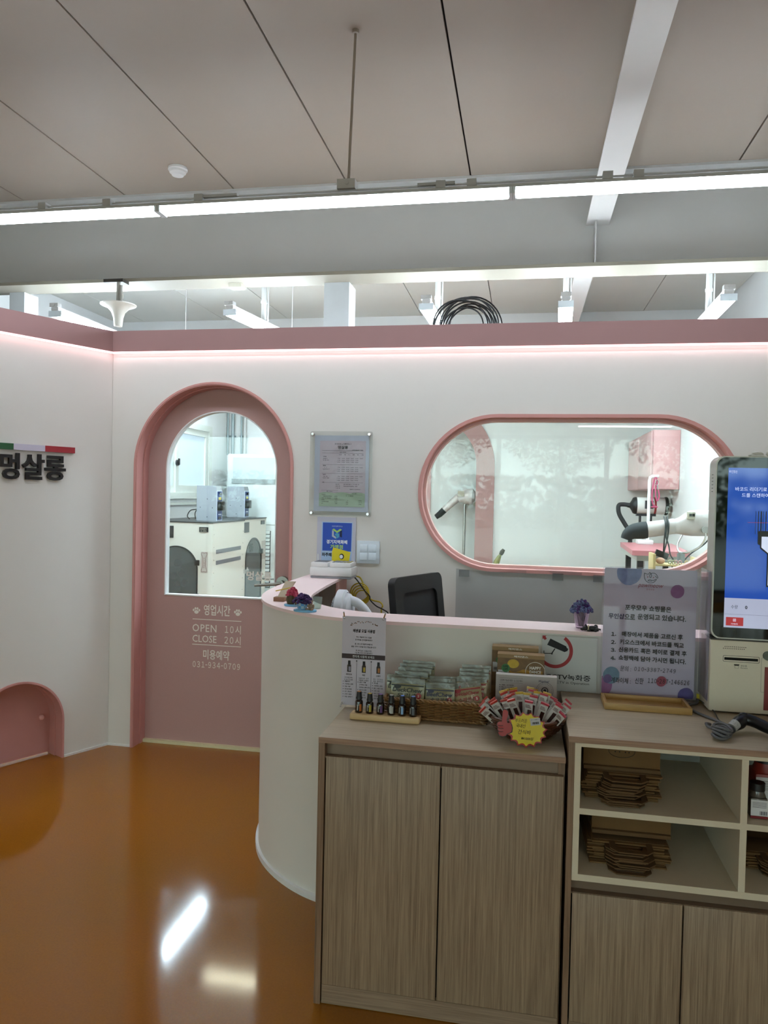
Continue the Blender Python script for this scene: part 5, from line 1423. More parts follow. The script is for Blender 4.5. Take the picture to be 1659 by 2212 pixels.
# barcode and white scanner drawing
for k in range(26):
    x = .694 + .0072 * k; w = .0014 + .0022 * ((k * 7) % 3) / 2
    b.shape([[(x, 1.405), (x + w, 1.405), (x + w, 1.475), (x, 1.475)]], .0004, Fk, 1, z=.0004)
part('barcode_picture', b, None, t, smooth=0)
b = MB([SCW, SCK, SCRD])
b.shape([[(.672, 1.4395), (.900, 1.4395), (.900, 1.4405), (.672, 1.4405)]], .0004, Fk, 2, z=.0008)
b.shape([rrect(.702, .872, 1.372, 1.415, .006)], .0004, Fk, 1, z=.0010)
b.shape([[(.709, 1.362), (.709, 1.402), (.865, 1.402), (.865, 1.362), (.838, 1.345), (.838, 1.245), (.730, 1.245), (.730, 1.345)]], .0004, Fk, 1, z=.0012)
b.shape([[(.713, 1.365), (.713, 1.398), (.861, 1.398), (.861, 1.365), (.834, 1.347), (.834, 1.250), (.734, 1.250), (.734, 1.347)]], .0004, Fk, 0, z=.0016)
part('scanner_picture', b, None, t, smooth=0)
b = MB([SCW, SCK, SCRD])
b.text('수량', Fk, .642, 1.180, .0195, .0115, 1); b.text('0', Fk, .676, 1.180, None, .0100, 1, bold=.03)
b.shape([[(SX0 + .002, 1.157), (SX1, 1.157), (SX1, 1.1575), (SX0 + .002, 1.1575)]], .0003, Fk, 1, z=.0004)
b.shape([rrect(.619, .669, 1.122, 1.148, .001)], .0004, Fk, 2, z=.0004)
b.text('카메라', Fk, .6435, 1.1275, .020, .0055, 0, z=.0010)
b.shape([rrect(.6395, .6475, 1.1355, 1.1435, .001), rrect(.6405, .6465, 1.1365, 1.1425, .001)], .0003, Fk, 0, z=.0010); b.shape([circ(.6435, 1.1395, .0016, 10)], .0003, Fk, 0, z=.0010)
part('screen_footer', b, None, t, smooth=0)
b = MB()
for k in range(6): b.box(KX0 - .0006, KX0 + .001, 2.482, 2.498, 1.5845 - .0105 * k, 1.5860 - .0105 * k)
part('side_vents', b, DARKGAP, t)
b = MB([DARKGAP])
for r_ in range(2):
    for k in range(12): b.shape([circ(.6195 + .0054 * k - .0045 * r_, 1.0565 - .0058 * r_, .0013, 8)], .0004, F0(KY0), 0, z=.0006)
part('speaker_holes', b, None, t, smooth=0)
b = MB([DARKGAP, KBG, M('kiosk_print', '2E2A26', .6)])
b.shape([rrect(.6145, .7195, 1.010, 1.0295, .004), rrect(.6155, .7185, 1.011, 1.0285, .0035)], .0005, F0(KY0), 2, z=.0007)
b.shape([[(.6185, 1.0155), (.7150, 1.0155), (.7150, 1.0235), (.6185, 1.0235)]], .0005, F0(KY0), 0, z=.0007)
b.shape([[(.6465, 1.0035), (.6625, 1.0035), (.6610, .9995), (.6480, .9995)]], .0004, F0(KY0), 2, z=.0006)
b.shape([[(.6490, .9915), (.6600, .9915), (.6600, .9990), (.6490, .9990)], [(.6495, .9920), (.6595, .9920), (.6595, .9985), (.6495, .9985)]], .0004, F0(KY0), 2, z=.0006)
b.text('영수증', F0(KY0), .675, .9995, .018, .0058, 2); b.text('Receipts', F0(KY0), .676, .9925, .020, .0042, 2)
part('receipt_slot', b, None, t, smooth=0)
b = MB([M('kiosk_line', '8C867A', .5)]); b.shape([rrect(.725, .90, .922, 1.028, .003), rrect(.7257, .8993, .9227, 1.0273, .0025)], .0004, F0(KY0), 0, z=.0006)
part('card_window', b, None, t, smooth=0)
part('red_panel', MB().box(.735, .90, KY0 - .003, KY0, .868, 1.0), M('kiosk_red', '7A1A20', .35, coat=.4), t)
part('button', MB().cyl((.742, KY0 + .001, 1.035), (.742, KY0 - .006, 1.035), .014, n=20), M('button_green_grey', '5A6258', .4), t)
part('clear_side_film', MB().box(KX0 - .0025, KX0 - .0015, KY0 + .01, KY1 + .06, Z2 + .03, 1.285), pane('film_side', tint='F2F0F4', haze=.16, haze_color='C8C4D0'), t)
# sleeping cat on top
t = thing('cat_figurine', 'small white sleeping cat figurine on top of the kiosk', 'figurine', (.715, 2.49, 1.642))
b = MB(); b.ball((.705, 2.492, 1.650), .0105, 16, sc=(1.9, 1, .85)); b.ball((.738, 2.486, 1.652), .0085, 14, sc=(1.15, 1, .95)); b.ball((.690, 2.49, 1.647), .008, 12, sc=(1.4, 1, .7))
b.ball((.736, 2.481, 1.6605), .0028, 8, sc=(.8, .6, 1.2)); b.ball((.742, 2.490, 1.660), .0028, 8, sc=(.8, .6, 1.2)); b.tube([(.686, 2.484, 1.645), (.70, 2.474, 1.6445), (.72, 2.473, 1.6445)], .0022, 7); b.ball((.748, 2.48, 1.6455), .0042, 8, sc=(1.8, .8, .7))
part('body', b, M('white_ceramic', 'C9C6BC', .4, noise=(120, .12)), t)

# barcode scanner and its cable
t = thing('barcode_scanner', 'black handheld barcode scanner lying in front of the kiosk', 'scanner', (.67, 2.25, Z2))
b = MB(); b.tube(bez([(.592, 2.235, .868), (.612, 2.255, .876), (.632, 2.272, .884), (.655, 2.262, .882), (.69, 2.225, .873), (.74, 2.18, .866), (.80, 2.13, .864)], 5), [.012, .013, .0145, .016, .0175, .0185, .019, .0185, .018, .0178, .0175, .0175, .017, .017, .0165, .0165, .016, .016, .016, .0155, .0155, .015, .015, .015, .015, .014, .014, .014, .014, .013, .012], 14)
b.ball((.630, 2.27, .898), .008, 12, sc=(1.6, 1, .7))
part('housing', b, M('scanner_black', '0A0A0C', .35), t, smooth=60)
b = MB(); M5 = Matrix.Translation((.596, 2.238, .872)) @ Matrix.Rotation(.75, 4, 'Z') @ Matrix.Rotation(-.35, 4, 'Y')
b.tube([(-.012, 0, 0), (.010, 0, .001)], [.0138, .0150], 14, None, M5)
part('type_label', b, M('scanner_sticker', 'A9A8A6', .5, noise=(260, .5)), t)
part('cable_boot', MB().tube([(.592, 2.235, .866), (.575, 2.212, .860), (.560, 2.196, .858)], [.012, .009, .006], 10), M('boot_grey', '33363C', .5), t)
CG = M('cable_grey', '5A5A5C', .45)
b = MB(); z = Z2 + .0045
b.tube(bez([(.572, 2.575, z), (.568, 2.548, z + .006), (.560, 2.530, z), (.530, 2.500, z), (.525, 2.450, z), (.545, 2.400, z), (.575, 2.345, z), (.592, 2.31, z), (.598, 2.285, z)], 6), .0042, 8)
b.tube(bez([(.598, 2.285, z), (.590, 2.24, z), (.575, 2.19, z + .004), (.556, 2.16, z + .006), (.540, 2.165, z + .004), (.542, 2.20, z), (.560, 2.25, z)], 6), .0042, 8)
for k in range(4):
    M6 = Matrix.Translation((.545 + .004 * k, 2.178 + .008 * k, z + .006 + .0055 * k)) @ Matrix.Rotation(.25 * k - .4, 4, 'Z')
    b.tube([(.019 * math.cos(a), .031 * math.sin(a), .003 * math.sin(2 * a)) for a in [2 * math.pi * q / 24 for q in range(24)]], .0040, 7, M4=M6, closed=True)
b.tube(bez([(.548, 2.30, z), (.530, 2.27, z + .01), (.528, 2.23, z + .012), (.545, 2.20, z + .012)], 6), .0042, 8)
solo('scanner_cable', b, CG, 'grey scanner cable bundled in loops beside the kiosk', 'cable', smooth=60)
b = MB(); b.tube(bez([(.570, 2.578, .856), (.572, 2.535, .8625), (.590, 2.45, .857), (.585, 2.36, .854), (.582, 2.30, .862), (.583, 2.26, .864)], 6), .0018, 6)
solo('thin_cable', b, BLACK, 'thin black cable running from behind the kiosk to the scanner', 'cable', smooth=60)
# ================================================================== THE GROOMING SALON
CRM = M('cabin_cream', 'D5D3C6', .4, noise=(20, .02)); BLK = M('panel_black', '121214', .3)
GLS = pane('cabin_glass', tint='C4CAC8', refl=.9, haze=.22, haze_color='8E9492')  # grey haze in the glass stands in for light inside the cabins
def fanlet(t, c, r, nrm):
    n_ = Vector(nrm).normalized(); c = Vector(c)
    b = MB([M('fan_ring', '45494A', .3, metal=.7), M('fan_core', '1C1E20', .4)])
    b.cyl(c, c + n_ * .010, r, r * .92, 22, 0); b.cyl(c + n_ * .010, c + n_ * .012, r * .78, r * .7, 20, 1); b.cyl(c + n_ * .012, c + n_ * .016, r * .36, r * .3, 14, 0)
    return part('air_nozzle', b, None, t)
# cabin with its front to the viewer
t = thing('pet_dryer_cabin', 'cream pet drying cabin with black top and FILTER plate, seen left through the door glass', 'pet dryer', (-2.93, 6.37, 0))
part('cabinet_body', MB().shape([[(-3.24, .05), (-2.59, .05), (-2.59, 1.225), (-3.24, 1.225)], arch(-3.108, -2.724, .25, 1.02)], .03, F0(5.97)).box(-2.62, -2.59, 6.0, 6.70, .05, 1.225).box(-3.24, -3.21, 6.0, 6.70, .05, 1.225).box(-3.21, -2.62, 6.67, 6.70, .05, 1.225).box(-3.21, -2.62, 6.0, 6.67, .05, .25), CRM, t)
part('black_top', MB().box(-3.245, -2.585, 5.965, 6.705, 1.225, 1.235), BLK, t)
part('glass_door', MB().shape([arch(-3.104, -2.728, .254, 1.016)], .006, F0(5.972)), GLS, t)
part('door_edge', MB().shape([arch(-3.114, -2.718, .244, 1.026), arch(-3.104, -2.728, .254, 1.016)], .012, F0(5.966)), BLK, t)
for (x, z) in ((-2.955, .852), (-2.99, .735), (-2.915, .752), (-2.955, .652), (-2.885, .667), (-2.93, .55)): fanlet(t, (x - .10, 6.28, z * .97 + .02), .034, (.75, -.65, 0))
fanlet(t, (-2.74, 6.20, .655), .042, (-.3, -.9, 0))
part('control_panel', MB().box(-3.03, -2.945, 5.962, 5.970, 1.092, 1.195), BLK, t)
b = MB([BLK, M('cream_print', 'C8C4B4', .6)]); b.box(-2.708, -2.628, 5.963, 5.970, 1.150, 1.192, 0)
b.text('COZY', F0(5.963), -2.668, 1.176, .060, .013, 1); bars(b, F0(5.963), -2.695, -2.641, 1.156, .006, 1, 6)
part('name_plate', b, None, t, smooth=0)
b = MB([M('plate_beige', 'B8B0A6', .5), M('maroon_line', '6A3A38', .5)])
b.shape([rrect(-2.692, -2.630, .803, .981, .004)], .002, F0(5.970), 0, z=.002)
bone = arc(-2.677, .968, .010, 200, 60, 6)[::-1]
b.tube([(x, 5.9672, z) for x, z in [(-2.687, .960), (-2.684, .972), (-2.675, .974), (-2.661, .969), (-2.648, .974), (-2.638, .972), (-2.635, .960), (-2.641, .948), (-2.648, .925), (-2.648, .860), (-2.641, .838), (-2.635, .825), (-2.638, .812), (-2.648, .809), (-2.661, .814), (-2.675, .809), (-2.684, .812), (-2.687, .825), (-2.681, .838), (-2.674, .860), (-2.674, .925), (-2.681, .948)]], .0014, 5, 1, closed=True)
for i_, ch in enumerate('FILTER'): b.text(ch, frame((0, 5.969, 0)), -2.661, .925 - .0155 * i_, None, .010, 1, bold=.02, z=.002)
part('filter_plate', b, None, t, smooth=0)
for z in (.862, .575): part('hinge', MB().rbox(-2.742, -2.702, 5.955, 5.968, z, z + .048, .004), BLK, t)
b = MB([M('slot_grey', '7E8680', .5)])
for z in (.960, .865): b.box(-2.591, -2.588, 6.05, 6.62, z, z + .035)
part('side_slots', b, None, t)
b = MB()
for k in range(9):
    for y in (6.0, 6.67): b.ball((-2.589, y, .25 + .11 * k), .004, 6)
part('screws', b, CHROME, t)
for x in (-3.2, -2.63):
    for y in (6.0, 6.66): part('foot', MB().cyl((x, y, 0), (x, y, .05), .02), BLACK, t)
# second cabin facing right
FX = frame((-2.68, 0, 0), (0, 1, 0), (0, 0, 1))      # u = +Y, v = up, out = +X
t = thing('pet_dryer_cabin', 'cream pet drying cabin with narrow arched glass door, right of the FILTER cabin', 'pet dryer', (-2.97, 7.14, 0))
part('cabinet_body', MB().shape([[(6.73, .05), (7.56, .05), (7.56, 1.225), (6.73, 1.225)], arch(6.98, 7.42, .42, 1.03)], .03, FX).box(-3.24, -2.71, 6.73, 6.76, .05, 1.225).box(-3.24, -2.71, 7.53, 7.56, .05, 1.225).box(-3.24, -3.21, 6.76, 7.53, .05, 1.225), CRM, t)
part('black_top', MB().box(-3.245, -2.675, 6.725, 7.565, 1.225, 1.235), BLK, t)
part('glass_door', MB().shape([arch(6.984, 7.416, .424, 1.026)], .006, FX, z=.002), GLS, t)
part('door_edge', MB().shape([arch(6.972, 7.428, .412, 1.038), arch(6.986, 7.414, .426, 1.024)], .012, FX, z=.008), BLK, t)
for y, z in ((7.12, .62), (7.22, .55)): fanlet(t, (-3.0, y, z), .05, (1, -.2, 0))
part('control_panel', MB().box(-2.68, -2.672, 6.86, 7.05, 1.10, 1.20), BLK, t)
part('name_plate', MB().box(-2.68, -2.672, 7.40, 7.50, 1.165, 1.205), BLK, t)
part('filter_plate', MB().box(-2.68, -2.674, 7.44, 7.54, .80, .99), M('plate_beige', 'B8B0A6', .5), t)
part('hinge', MB().rbox(-2.682, -2.660, 7.40, 7.44, .86, .91, .003), BLK, t)
part('latch', MB().rbox(-2.682, -2.655, 6.93, 7.02, .70, .74, .004).cyl((-2.655, 6.97, .68), (-2.655, 6.97, .76), .008), CHROME, t)
b = MB([M('decal', '4E5450', .6)])
for i_ in range(3):
    for j_ in range(2): b.shape([[(7.08 + .05 * j_, .90 + .03 * i_), (7.115 + .05 * j_, .90 + .03 * i_), (7.115 + .05 * j_, .922 + .03 * i_), (7.08 + .05 * j_, .922 + .03 * i_)]], .001, FX, 0, z=.006)
part('glass_decal', b, None, t, smooth=0)
for x in (-3.2, -2.72):
    for y in (6.77, 7.5): part('foot', MB().cyl((x, y, 0), (x, y, .05), .02), BLACK, t)
# coin boxes
for k, (x0, y0, z0, h, lb) in enumerate(((-2.862, 6.24, 1.235, .312, 'grey coin controller with blue front on the FILTER cabin'), (-3.012, 7.30, 1.235, .318, 'grey coin controller with blue front on the right drying cabin'))):
    w, dp = .187, .125
    t = thing('coin_controller', lb, 'control box', (x0 + w / 2, y0 + dp / 2, z0), 0, 'coin controllers on the drying cabins')
    part('case', MB().shape([[(x0, z0), (x0 + w, z0), (x0 + w, z0 + h * .86), (x0 + w - .012, z0 + h), (x0, z0 + h)]], dp, F0(y0), z=0), M('controller_grey', '9AA0A6', .4), t)
    b = MB([M('controller_blue', '1E3A78', .35), M('controller_edge', 'C8D4E4', .4), M('controller_yellow', 'D2C24A', .5), BLK])
    xx = x0 + w
    b.box(xx, xx + .003, y0, y0 + dp, z0, z0 + h * .86, 1); b.box(xx + .003, xx + .005, y0 + .012, y0 + dp - .012, z0 + .01, z0 + h * .84, 0)
    b.box(xx + .005, xx + .007, y0 + .035, y0 + dp - .035, z0 + h * .60, z0 + h * .68, 2); b.box(xx + .005, xx + .007, y0 + .03, y0 + dp - .03, z0 + h * .05, z0 + h * .12, 3); b.box(xx + .005, xx + .007, y0 + .03, y0 + dp - .03, z0 + h * .17, z0 + h * .20, 1)
    part('blue_front', b, None, t)
    part('coin_knob', MB().cyl((xx + .004, y0 + .06, z0 + h * .77), (xx + .022, y0 + .06, z0 + h * .77), .012), BLK, t)
    part('card_reader', MB().rbox(xx + .002, xx + .045, y0 + .01, y0 + .09, z0 + h * .30, z0 + h * .56, .006).box(xx + .01, xx + .04, y0 + .006, y0 + .0095, z0 + h * .36, z0 + h * .5), BLK, t)
    b = MB([BLK])
    for dx, dz in ((.035, .38), (.10, .62), (.15, .37), (.10, .11)): b.cyl((x0 + dx, y0 - .001, z0 + h * dz), (x0 + dx, y0 + .002, z0 + h * dz), .004, n=8)
    part('screws', b, None, t)
b = MB(); b.tube(bez([(-2.865, 6.33, 1.45), (-2.90, 6.33, 1.40), (-2.90, 6.35, 1.34), (-2.97, 6.35, 1.32), (-3.0, 6.35, 1.27), (-2.97, 6.33, 1.243)], 6), .005, 6); b.tube(bez([(-2.865, 6.34, 1.43), (-2.89, 6.35, 1.36), (-2.93, 6.36, 1.30), (-2.925, 6.36, 1.243)], 6), .005, 6)
solo('controller_cable', b, BLACK, 'black cables hanging beside the left coin controller', 'cable')
# sliding window in the side wall
FWX = frame((-3.27, 0, 0), (0, 1, 0), (0, 0, 1))
o = solo('window_7', MB().shape([[(5.6, 1.42), (7.40, 1.42), (7.40, 2.17), (5.6, 2.17)], [(5.66, 1.48), (7.33, 1.48), (7.33, 2.11), (5.66, 2.11)]], .06, FWX, z=.04), M('sash_white', 'D0D4CC', .4), None, None); o['kind'] = 'structure'
for y0_, y1_, zf in ((5.68, 6.62, .01), (6.60, 7.32, .03)):
    part('sash', MB().shape([[(y0_, 1.48), (y1_, 1.48), (y1_, 2.11), (y0_, 2.11)], [(y0_ + .06, 1.55), (y1_ - .06, 1.55), (y1_ - .06, 2.05), (y0_ + .06, 2.05)]], .03, FWX, z=zf), M('sash_white', 'D0D4CC', .4), o)
    part('frosted_pane', MB().box(-3.262, -3.256, y0_ + .055, y1_ - .055, 1.545, 2.055), M('frosted', 'B8C6D0', .35, emit=.12, emit_color='C8DCEC'), o)
part('catch', MB().cyl((-3.235, 6.60, 1.76), (-3.215, 6.60, 1.76), .028, n=20).cyl((-3.21, 6.60, 1.74), (-3.21, 6.60, 1.80), .010), BLACK, o)
struct('trim_9', MB().box(-3.27, -3.24, 5.5, 7.45, 1.36, 1.385), M('sill_white', 'CCD0C8', .5), label='white window sill of the salon side wall')
# standing air conditioner
t = thing('air_conditioner', 'tall white standing air conditioner with louvres, behind the drying cabins', 'air conditioner', (-2.85, 7.74, 0))
ACW = M('ac_white', 'D6DEDC', .35)
part('cabinet_body', MB().rbox(-3.14, -2.555, 7.60, 7.88, 0, 1.905, .012), ACW, t)
part('outlet_frame', MB().shape([rrect(-3.085, -2.60, 1.585, 1.875, .006), rrect(-3.075, -2.61, 1.64, 1.865, .005)], .012, F0(7.60), z=.010), ACW, t)
part('outlet_panel', MB().box(-3.075, -2.61, 7.592, 7.60, 1.64, 1.865), M('ac_panel', 'C0CCCC', .25), t)
part('display_strip', MB().box(-3.085, -2.60, 7.586, 7.60, 1.590, 1.638), M('ac_strip', '9AA4A2', .3), t)
part('seam', MB().box(-3.13, -2.565, 7.598, 7.601, 1.150, 1.156), M('seam_grey', '8A928E', .5), t)
part('louvre_recess', MB().box(-2.96, -2.638, 7.597, 7.6005, .48, 1.09), M('recess_dark', '30383A', .6), t)
for k in range(15):
    z = .495 + .040 * k
    part('louvre', MB().add([Vector(v) for v in ((-2.955, 7.597, z), (-2.643, 7.597, z), (-2.643, 7.580, z + .004), (-2.955, 7.580, z + .004), (-2.955, 7.590, z + .034), (-2.643, 7.590, z + .034))], [(0, 1, 2, 3), (3, 2, 5, 4)]), M('louvre_white', 'DDE6E6', .4), t)
# pipes in the corner
for x, r, lb in ((-3.248, .010, 'leftmost pipe in the salon corner above the air conditioner'), (-3.190, .018, 'thick grey pipe in the salon corner above the air conditioner'), (-3.09, .010, 'thin dark pipe left of the white pair above the air conditioner'), (-3.05, .014, 'white pipe above the middle of the air conditioner')):
    b = MB(); b.cyl((x, 7.86 - (.0 if x < -3.1 else .0), 1.905), (x, 7.86, 2.9), r, n=12)
    for z in (2.1, 2.45): b.box(x - r - .012, x + r + .012, 7.865, 7.885, z, z + .02)
    solo('pipe', b, M('pipe_grey', '8A9698', .4, metal=.3) if x < -3.2 or x < -3.08 else STEELW, lb, 'pipe', 'pipes above the air conditioner')

# ---- behind the round-ended window
# wall cupboard
t = thing('wall_cupboard', 'pale pink wall cupboard at the right end of the salon', 'cupboard', (1.14, 7.2, 1.60))
CUP = M('cupboard_pink', 'C9A0A0', .4)
part('carcass', MB().box(1.035, 1.248, 6.50, 7.88, 1.597, 2.085), CUP, t)
for y0_, y1_ in ((6.505, 7.19), (7.20, 7.875)):
    part('door', MB().rbox(1.023, 1.034, y0_, y1_, 1.600, 2.082, .003), CUP, t)
part('side_panel', MB().rbox(1.040, 1.248, 6.488, 6.499, 1.597, 2.085, .002), M('cupboard_side', 'C79898', .4), t)
# grooming table
t = thing('grooming_table', 'pink-topped grooming table with white hanging arm', 'table', (.97, 5.95, 0))
b = MB(); b.shape([[(.752, 5.45), (1.135, 5.46), (1.205, 6.50), (.795, 6.47)]], .035, XY(0), z=1.15)
part('tabletop', b, M('table_pink', 'C97F84', .4), t)
part('apron', MB().box(.79, 1.12, 5.50, 6.40, 1.075, 1.115), M('apron_grey', 'B4B8B2', .5), t)
for x, y in ((.82, 5.55), (1.10, 5.55), (.85, 6.38), (1.14, 6.38)):
    lg = part('leg', MB().box(x - .02, x + .02, y - .02, y + .02, 0, 1.075), BLACK, t)
part('grooming_arm', MB().tube([(.985, 6.30, 1.15), (.985, 6.30, 1.66), (.99, 6.30, 1.685), (1.005, 6.30, 1.695), (1.055, 6.30, 1.697)], .013, 10), WHITE, t)
part('arm_clamp', MB().rbox(.90, 1.02, 6.24, 6.36, 1.15, 1.185, .006), WHITE, t)
b = MB(); PLM = M('lead_pink', 'B04A6A', .5)
b.tube(bez([(1.03, 6.295, 1.70), (1.015, 6.29, 1.64), (1.005, 6.285, 1.55), (1.01, 6.28, 1.48), (1.03, 6.28, 1.455)], 6), .006, 7); b.tube(bez([(1.035, 6.295, 1.70), (1.045, 6.29, 1.62), (1.06, 6.285, 1.54), (1.045, 6.28, 1.50), (1.03, 6.28, 1.56), (1.035, 6.29, 1.64)], 6), .006, 7); b.ball((1.025, 6.28, 1.45), .018, 10, sc=(1.6, 1, .5))
solo('grooming_lead', b, PLM, 'pink grooming lead hanging from the white table arm', 'lead')
b = MB(); b.tube([(1.04 + .012 * math.cos(a), 6.285, 1.645 + .022 * math.sin(a)) for a in [2 * math.pi * k / 16 for k in range(16)]], .003, 6, closed=True); b.tube([(1.045, 6.285, 1.62), (1.05, 6.285, 1.59)], .004, 6)
solo('snap_hook', b, CHROME, 'small metal snap hook on the white grooming arm', 'hook')
# stand dryer with black hose
t = thing('stand_dryer', 'white drum-shaped blow dryer with a bent black hose behind the pink table', 'dryer', (1.05, 6.8, 0))
MXX = lambda x, y, z: Matrix(((0, 0, 1, x), (0, 1, 0, y), (-1, 0, 0, z), (0, 0, 0, 1)))
part('drum', MB().lathe([(.070, 0), (.074, .01), (.074, .24), (.070, .25)], (0, 0, 0), 30, None, MXX(.955, 6.8, 1.455)), M('dryer_white', 'D8D6D2', .25, coat=.4), t)
part('rear_ring', MB().lathe([(.076, 0), (.080, .008), (.080, .02), (.072, .03), (0, .032)], (0, 0, 0), 30, None, MXX(1.190, 6.8, 1.455)), BLACK, t)
part('front_cone', MB().lathe([(.018, 0), (.022, .02), (.045, .035), (.066, .045), (.074, .06), (.074, .075)], (0, 0, 0), 28, None, MXX(.885, 6.8, 1.455)), BLACK, t)
part('dial_band', MB().lathe([(.0755, 0), (.0755, .018)], (0, 0, 0), 30, None, MXX(1.10, 6.8, 1.455)), M('dial_red', '8E2A2C', .4), t)
part('label_patch', MB().box(1.02, 1.09, 6.7235, 6.7255, 1.43, 1.50), M('label_dark', '33343A', .5), t)
part('hose', MB().tube(bez([(.90, 6.8, 1.458), (.85, 6.8, 1.462), (.815, 6.79, 1.455), (.808, 6.78, 1.42), (.82, 6.78, 1.37), (.86, 6.77, 1.30), (.90, 6.76, 1.23), (.91, 6.75, 1.15), (.905, 6.75, 1.05)], 6), .019, 10), M('hose_black', '1C1D20', .6, bump=(220, .6, .003)), t)
part('cradle', MB().box(.96, 1.12, 6.77, 6.83, 1.365, 1.385).box(.985, 1.00, 6.775, 6.825, 1.30, 1.385).box(1.075, 1.09, 6.775, 6.825, 1.30, 1.385).box(.985, 1.09, 6.775, 6.825, 1.29, 1.31), BLACK, t)
part('pole', MB().cyl((1.03, 6.8, .05), (1.03, 6.8, 1.30), .015), CHROME, t)
for k in range(5):
    a = 2 * math.pi * k / 5 + .3; part('leg', MB().tube([(1.03, 6.8, .08), (1.03 + .17 * math.cos(a), 6.8 + .17 * math.sin(a), .03)], .012, 8), BLACK, t)
# large stand dryer in front
t = thing('stand_dryer', 'large pale stand dryer with black curved nozzle, nearest the round-ended window', 'dryer', (.98, 5.0, 0))
DW = M('dryer_shell', 'C9C0BE', .3, coat=.4)
# profile from nose to tail along +X
prof = [(.935, 1.340, .046, .046), (.965, 1.345, .052, .052), (1.00, 1.356, .070, .066), (1.04, 1.364, .082, .078), (1.10, 1.368, .085, .082), (1.15, 1.368, .082, .080), (1.19, 1.366, .072, .072), (1.22, 1.362, .050, .052), (1.228, 1.36, .01, .01)]
vs = []; fs = []; n = 26
for x, z, rz_, ry_ in prof:
    for k in range(n):
        a = 2 * math.pi * k / n; ca, sa = math.cos(a), math.sin(a)
        q = .82
        vs.append((x, 5.0 + ry_ * math.copysign(abs(ca) ** q, ca), z + rz_ * math.copysign(abs(sa) ** q, sa)))
for i in range(len(prof) - 1):
    for k in range(n): fs.append((i * n + k, i * n + (k + 1) % n, (i + 1) * n + (k + 1) % n, (i + 1) * n + k))
fs.append(tuple(range(n))[::-1]); fs.append(tuple(range((len(prof) - 1) * n, len(prof) * n)))
part('body', MB().add(vs, fs), DW, t, smooth=50)
part('barrel', MB().tube([(.765, 5.0, 1.312), (.94, 5.0, 1.342)], [.051, .050], 22), DW, t)
part('nozzle', MB().tube(bez([(.775, 5.0, 1.313), (.735, 5.0, 1.308), (.69, 5.0, 1.298), (.660, 5.0, 1.275), (.648, 5.0, 1.248)], 4), [.054, .054, .054, .054, .053, .052, .051, .050, .048, .046, .044, .042, .040, .038, .036, .034, .033], 18), M('nozzle_black', '24272A', .7), t, smooth=60)
part('switch_panel', MB().rbox(1.0, 1.045, 4.905, 4.945, 1.39, 1.435, .004, None, Matrix.Translation((0, 0, 0))), M('switch_beige', 'B0A898', .5), t)
part('switches', MB().box(1.008, 1.022, 4.900, 4.907, 1.408, 1.424).box(1.026, 1.040, 4.900, 4.907, 1.408, 1.424), BLK, t)
part('pivot_knob', MB().cyl((1.105, 4.925, 1.325), (1.105, 4.895, 1.325), .022, n=20).cyl((1.105, 4.895, 1.325), (1.105, 4.888, 1.325), .014, n=16), M('knob_grey', 'A6A6A2', .4, metal=.3), t)
b = MB(); b.tube(bez([(1.105, 4.90, 1.31), (1.105, 4.905, 1.27), (1.08, 4.93, 1.22), (1.03, 4.96, 1.185), (.99, 4.99, 1.175), (.972, 5.03, 1.19), (.98, 5.07, 1.23), (1.01, 5.085, 1.29), (1.02, 5.085, 1.33)], 6), .0065, 8)
part('fork', b, CHROME, t, smooth=60)
part('pole', MB().cyl((.985, 5.0, .05), (.985, 5.0, 1.175), .017, n=16).cyl((.985, 5.0, 1.08), (.985, 5.0, 1.17), .024, n=16), M('pole_grey', '9AA0A2', .35, metal=.5), t)
part('pole_knob', MB().cyl((.985, 4.97, 1.10), (.985 + .04, 4.955, 1.10), .012), BLACK, t)
for k in range(5):
    a = 2 * math.pi * k / 5 + .6; part('leg', MB().tube([(.985, 5.0, .08), (.985 + .20 * math.cos(a), 5.0 + .20 * math.sin(a), .03)], .013, 8), CHROME, t)
b = MB()
for dx in (0, .018): b.tube(bez([(.875 + dx, 5.0, 1.400), (.878 + dx, 4.943, 1.35), (.872 + dx, 4.935, 1.27), (.868 + dx * .4, 4.93, 1.20), (.866, 4.93, 1.16)], 6), .0045, 7)
b.tube(bez([(.893, 5.0, 1.398), (.885, 4.94, 1.34), (.880, 4.935, 1.28), (.898, 4.93, 1.22), (.91, 4.925, 1.16), (.95, 4.92, 1.10), (.97, 4.92, 1.02)], 6), .0045, 7)
b.tube(bez([(1.17, 5.0, 1.30), (1.13, 5.04, 1.23), (1.05, 5.06, 1.16), (1.0, 5.05, 1.08), (1.0, 5.04, .9)], 6), .0045, 7)
solo('dryer_cable', b, BLACK, 'black cables looped over the barrel of the large stand dryer', 'cable', smooth=60)
# tool trolley with pine rack
t = thing('tool_trolley', 'white trolley under the pine tool rack by the round-ended window', 'trolley', (.88, 4.68, 0))
part('top_tray', MB().rbox(.76, 1.01, 4.58, 4.78, 1.03, 1.05, .004), WHITE, t)
part('lower_tray', MB().rbox(.76, 1.01, 4.58, 4.78, .40, .42, .004), WHITE, t)
for x in (.775, .995):
    for y in (4.59, 4.77): part('leg', MB().cyl((x, y, 0), (x, y, 1.03), .009, n=10), CHROME, t)
t = thing('tool_rack', 'small pine rack with two end boards on the trolley, scissors hanging from it', 'rack', (.88, 4.68, 1.05))
PN = wood('pine_y', 'C9B07C', 'DCC692', 'z', fine=30)
part('end_board', MB().rbox(.752, .768, 4.60, 4.76, 1.05, 1.188, .002), PN, t); part('end_board', MB().rbox(.990, 1.006, 4.60, 4.76, 1.05, 1.170, .002), PN, t)
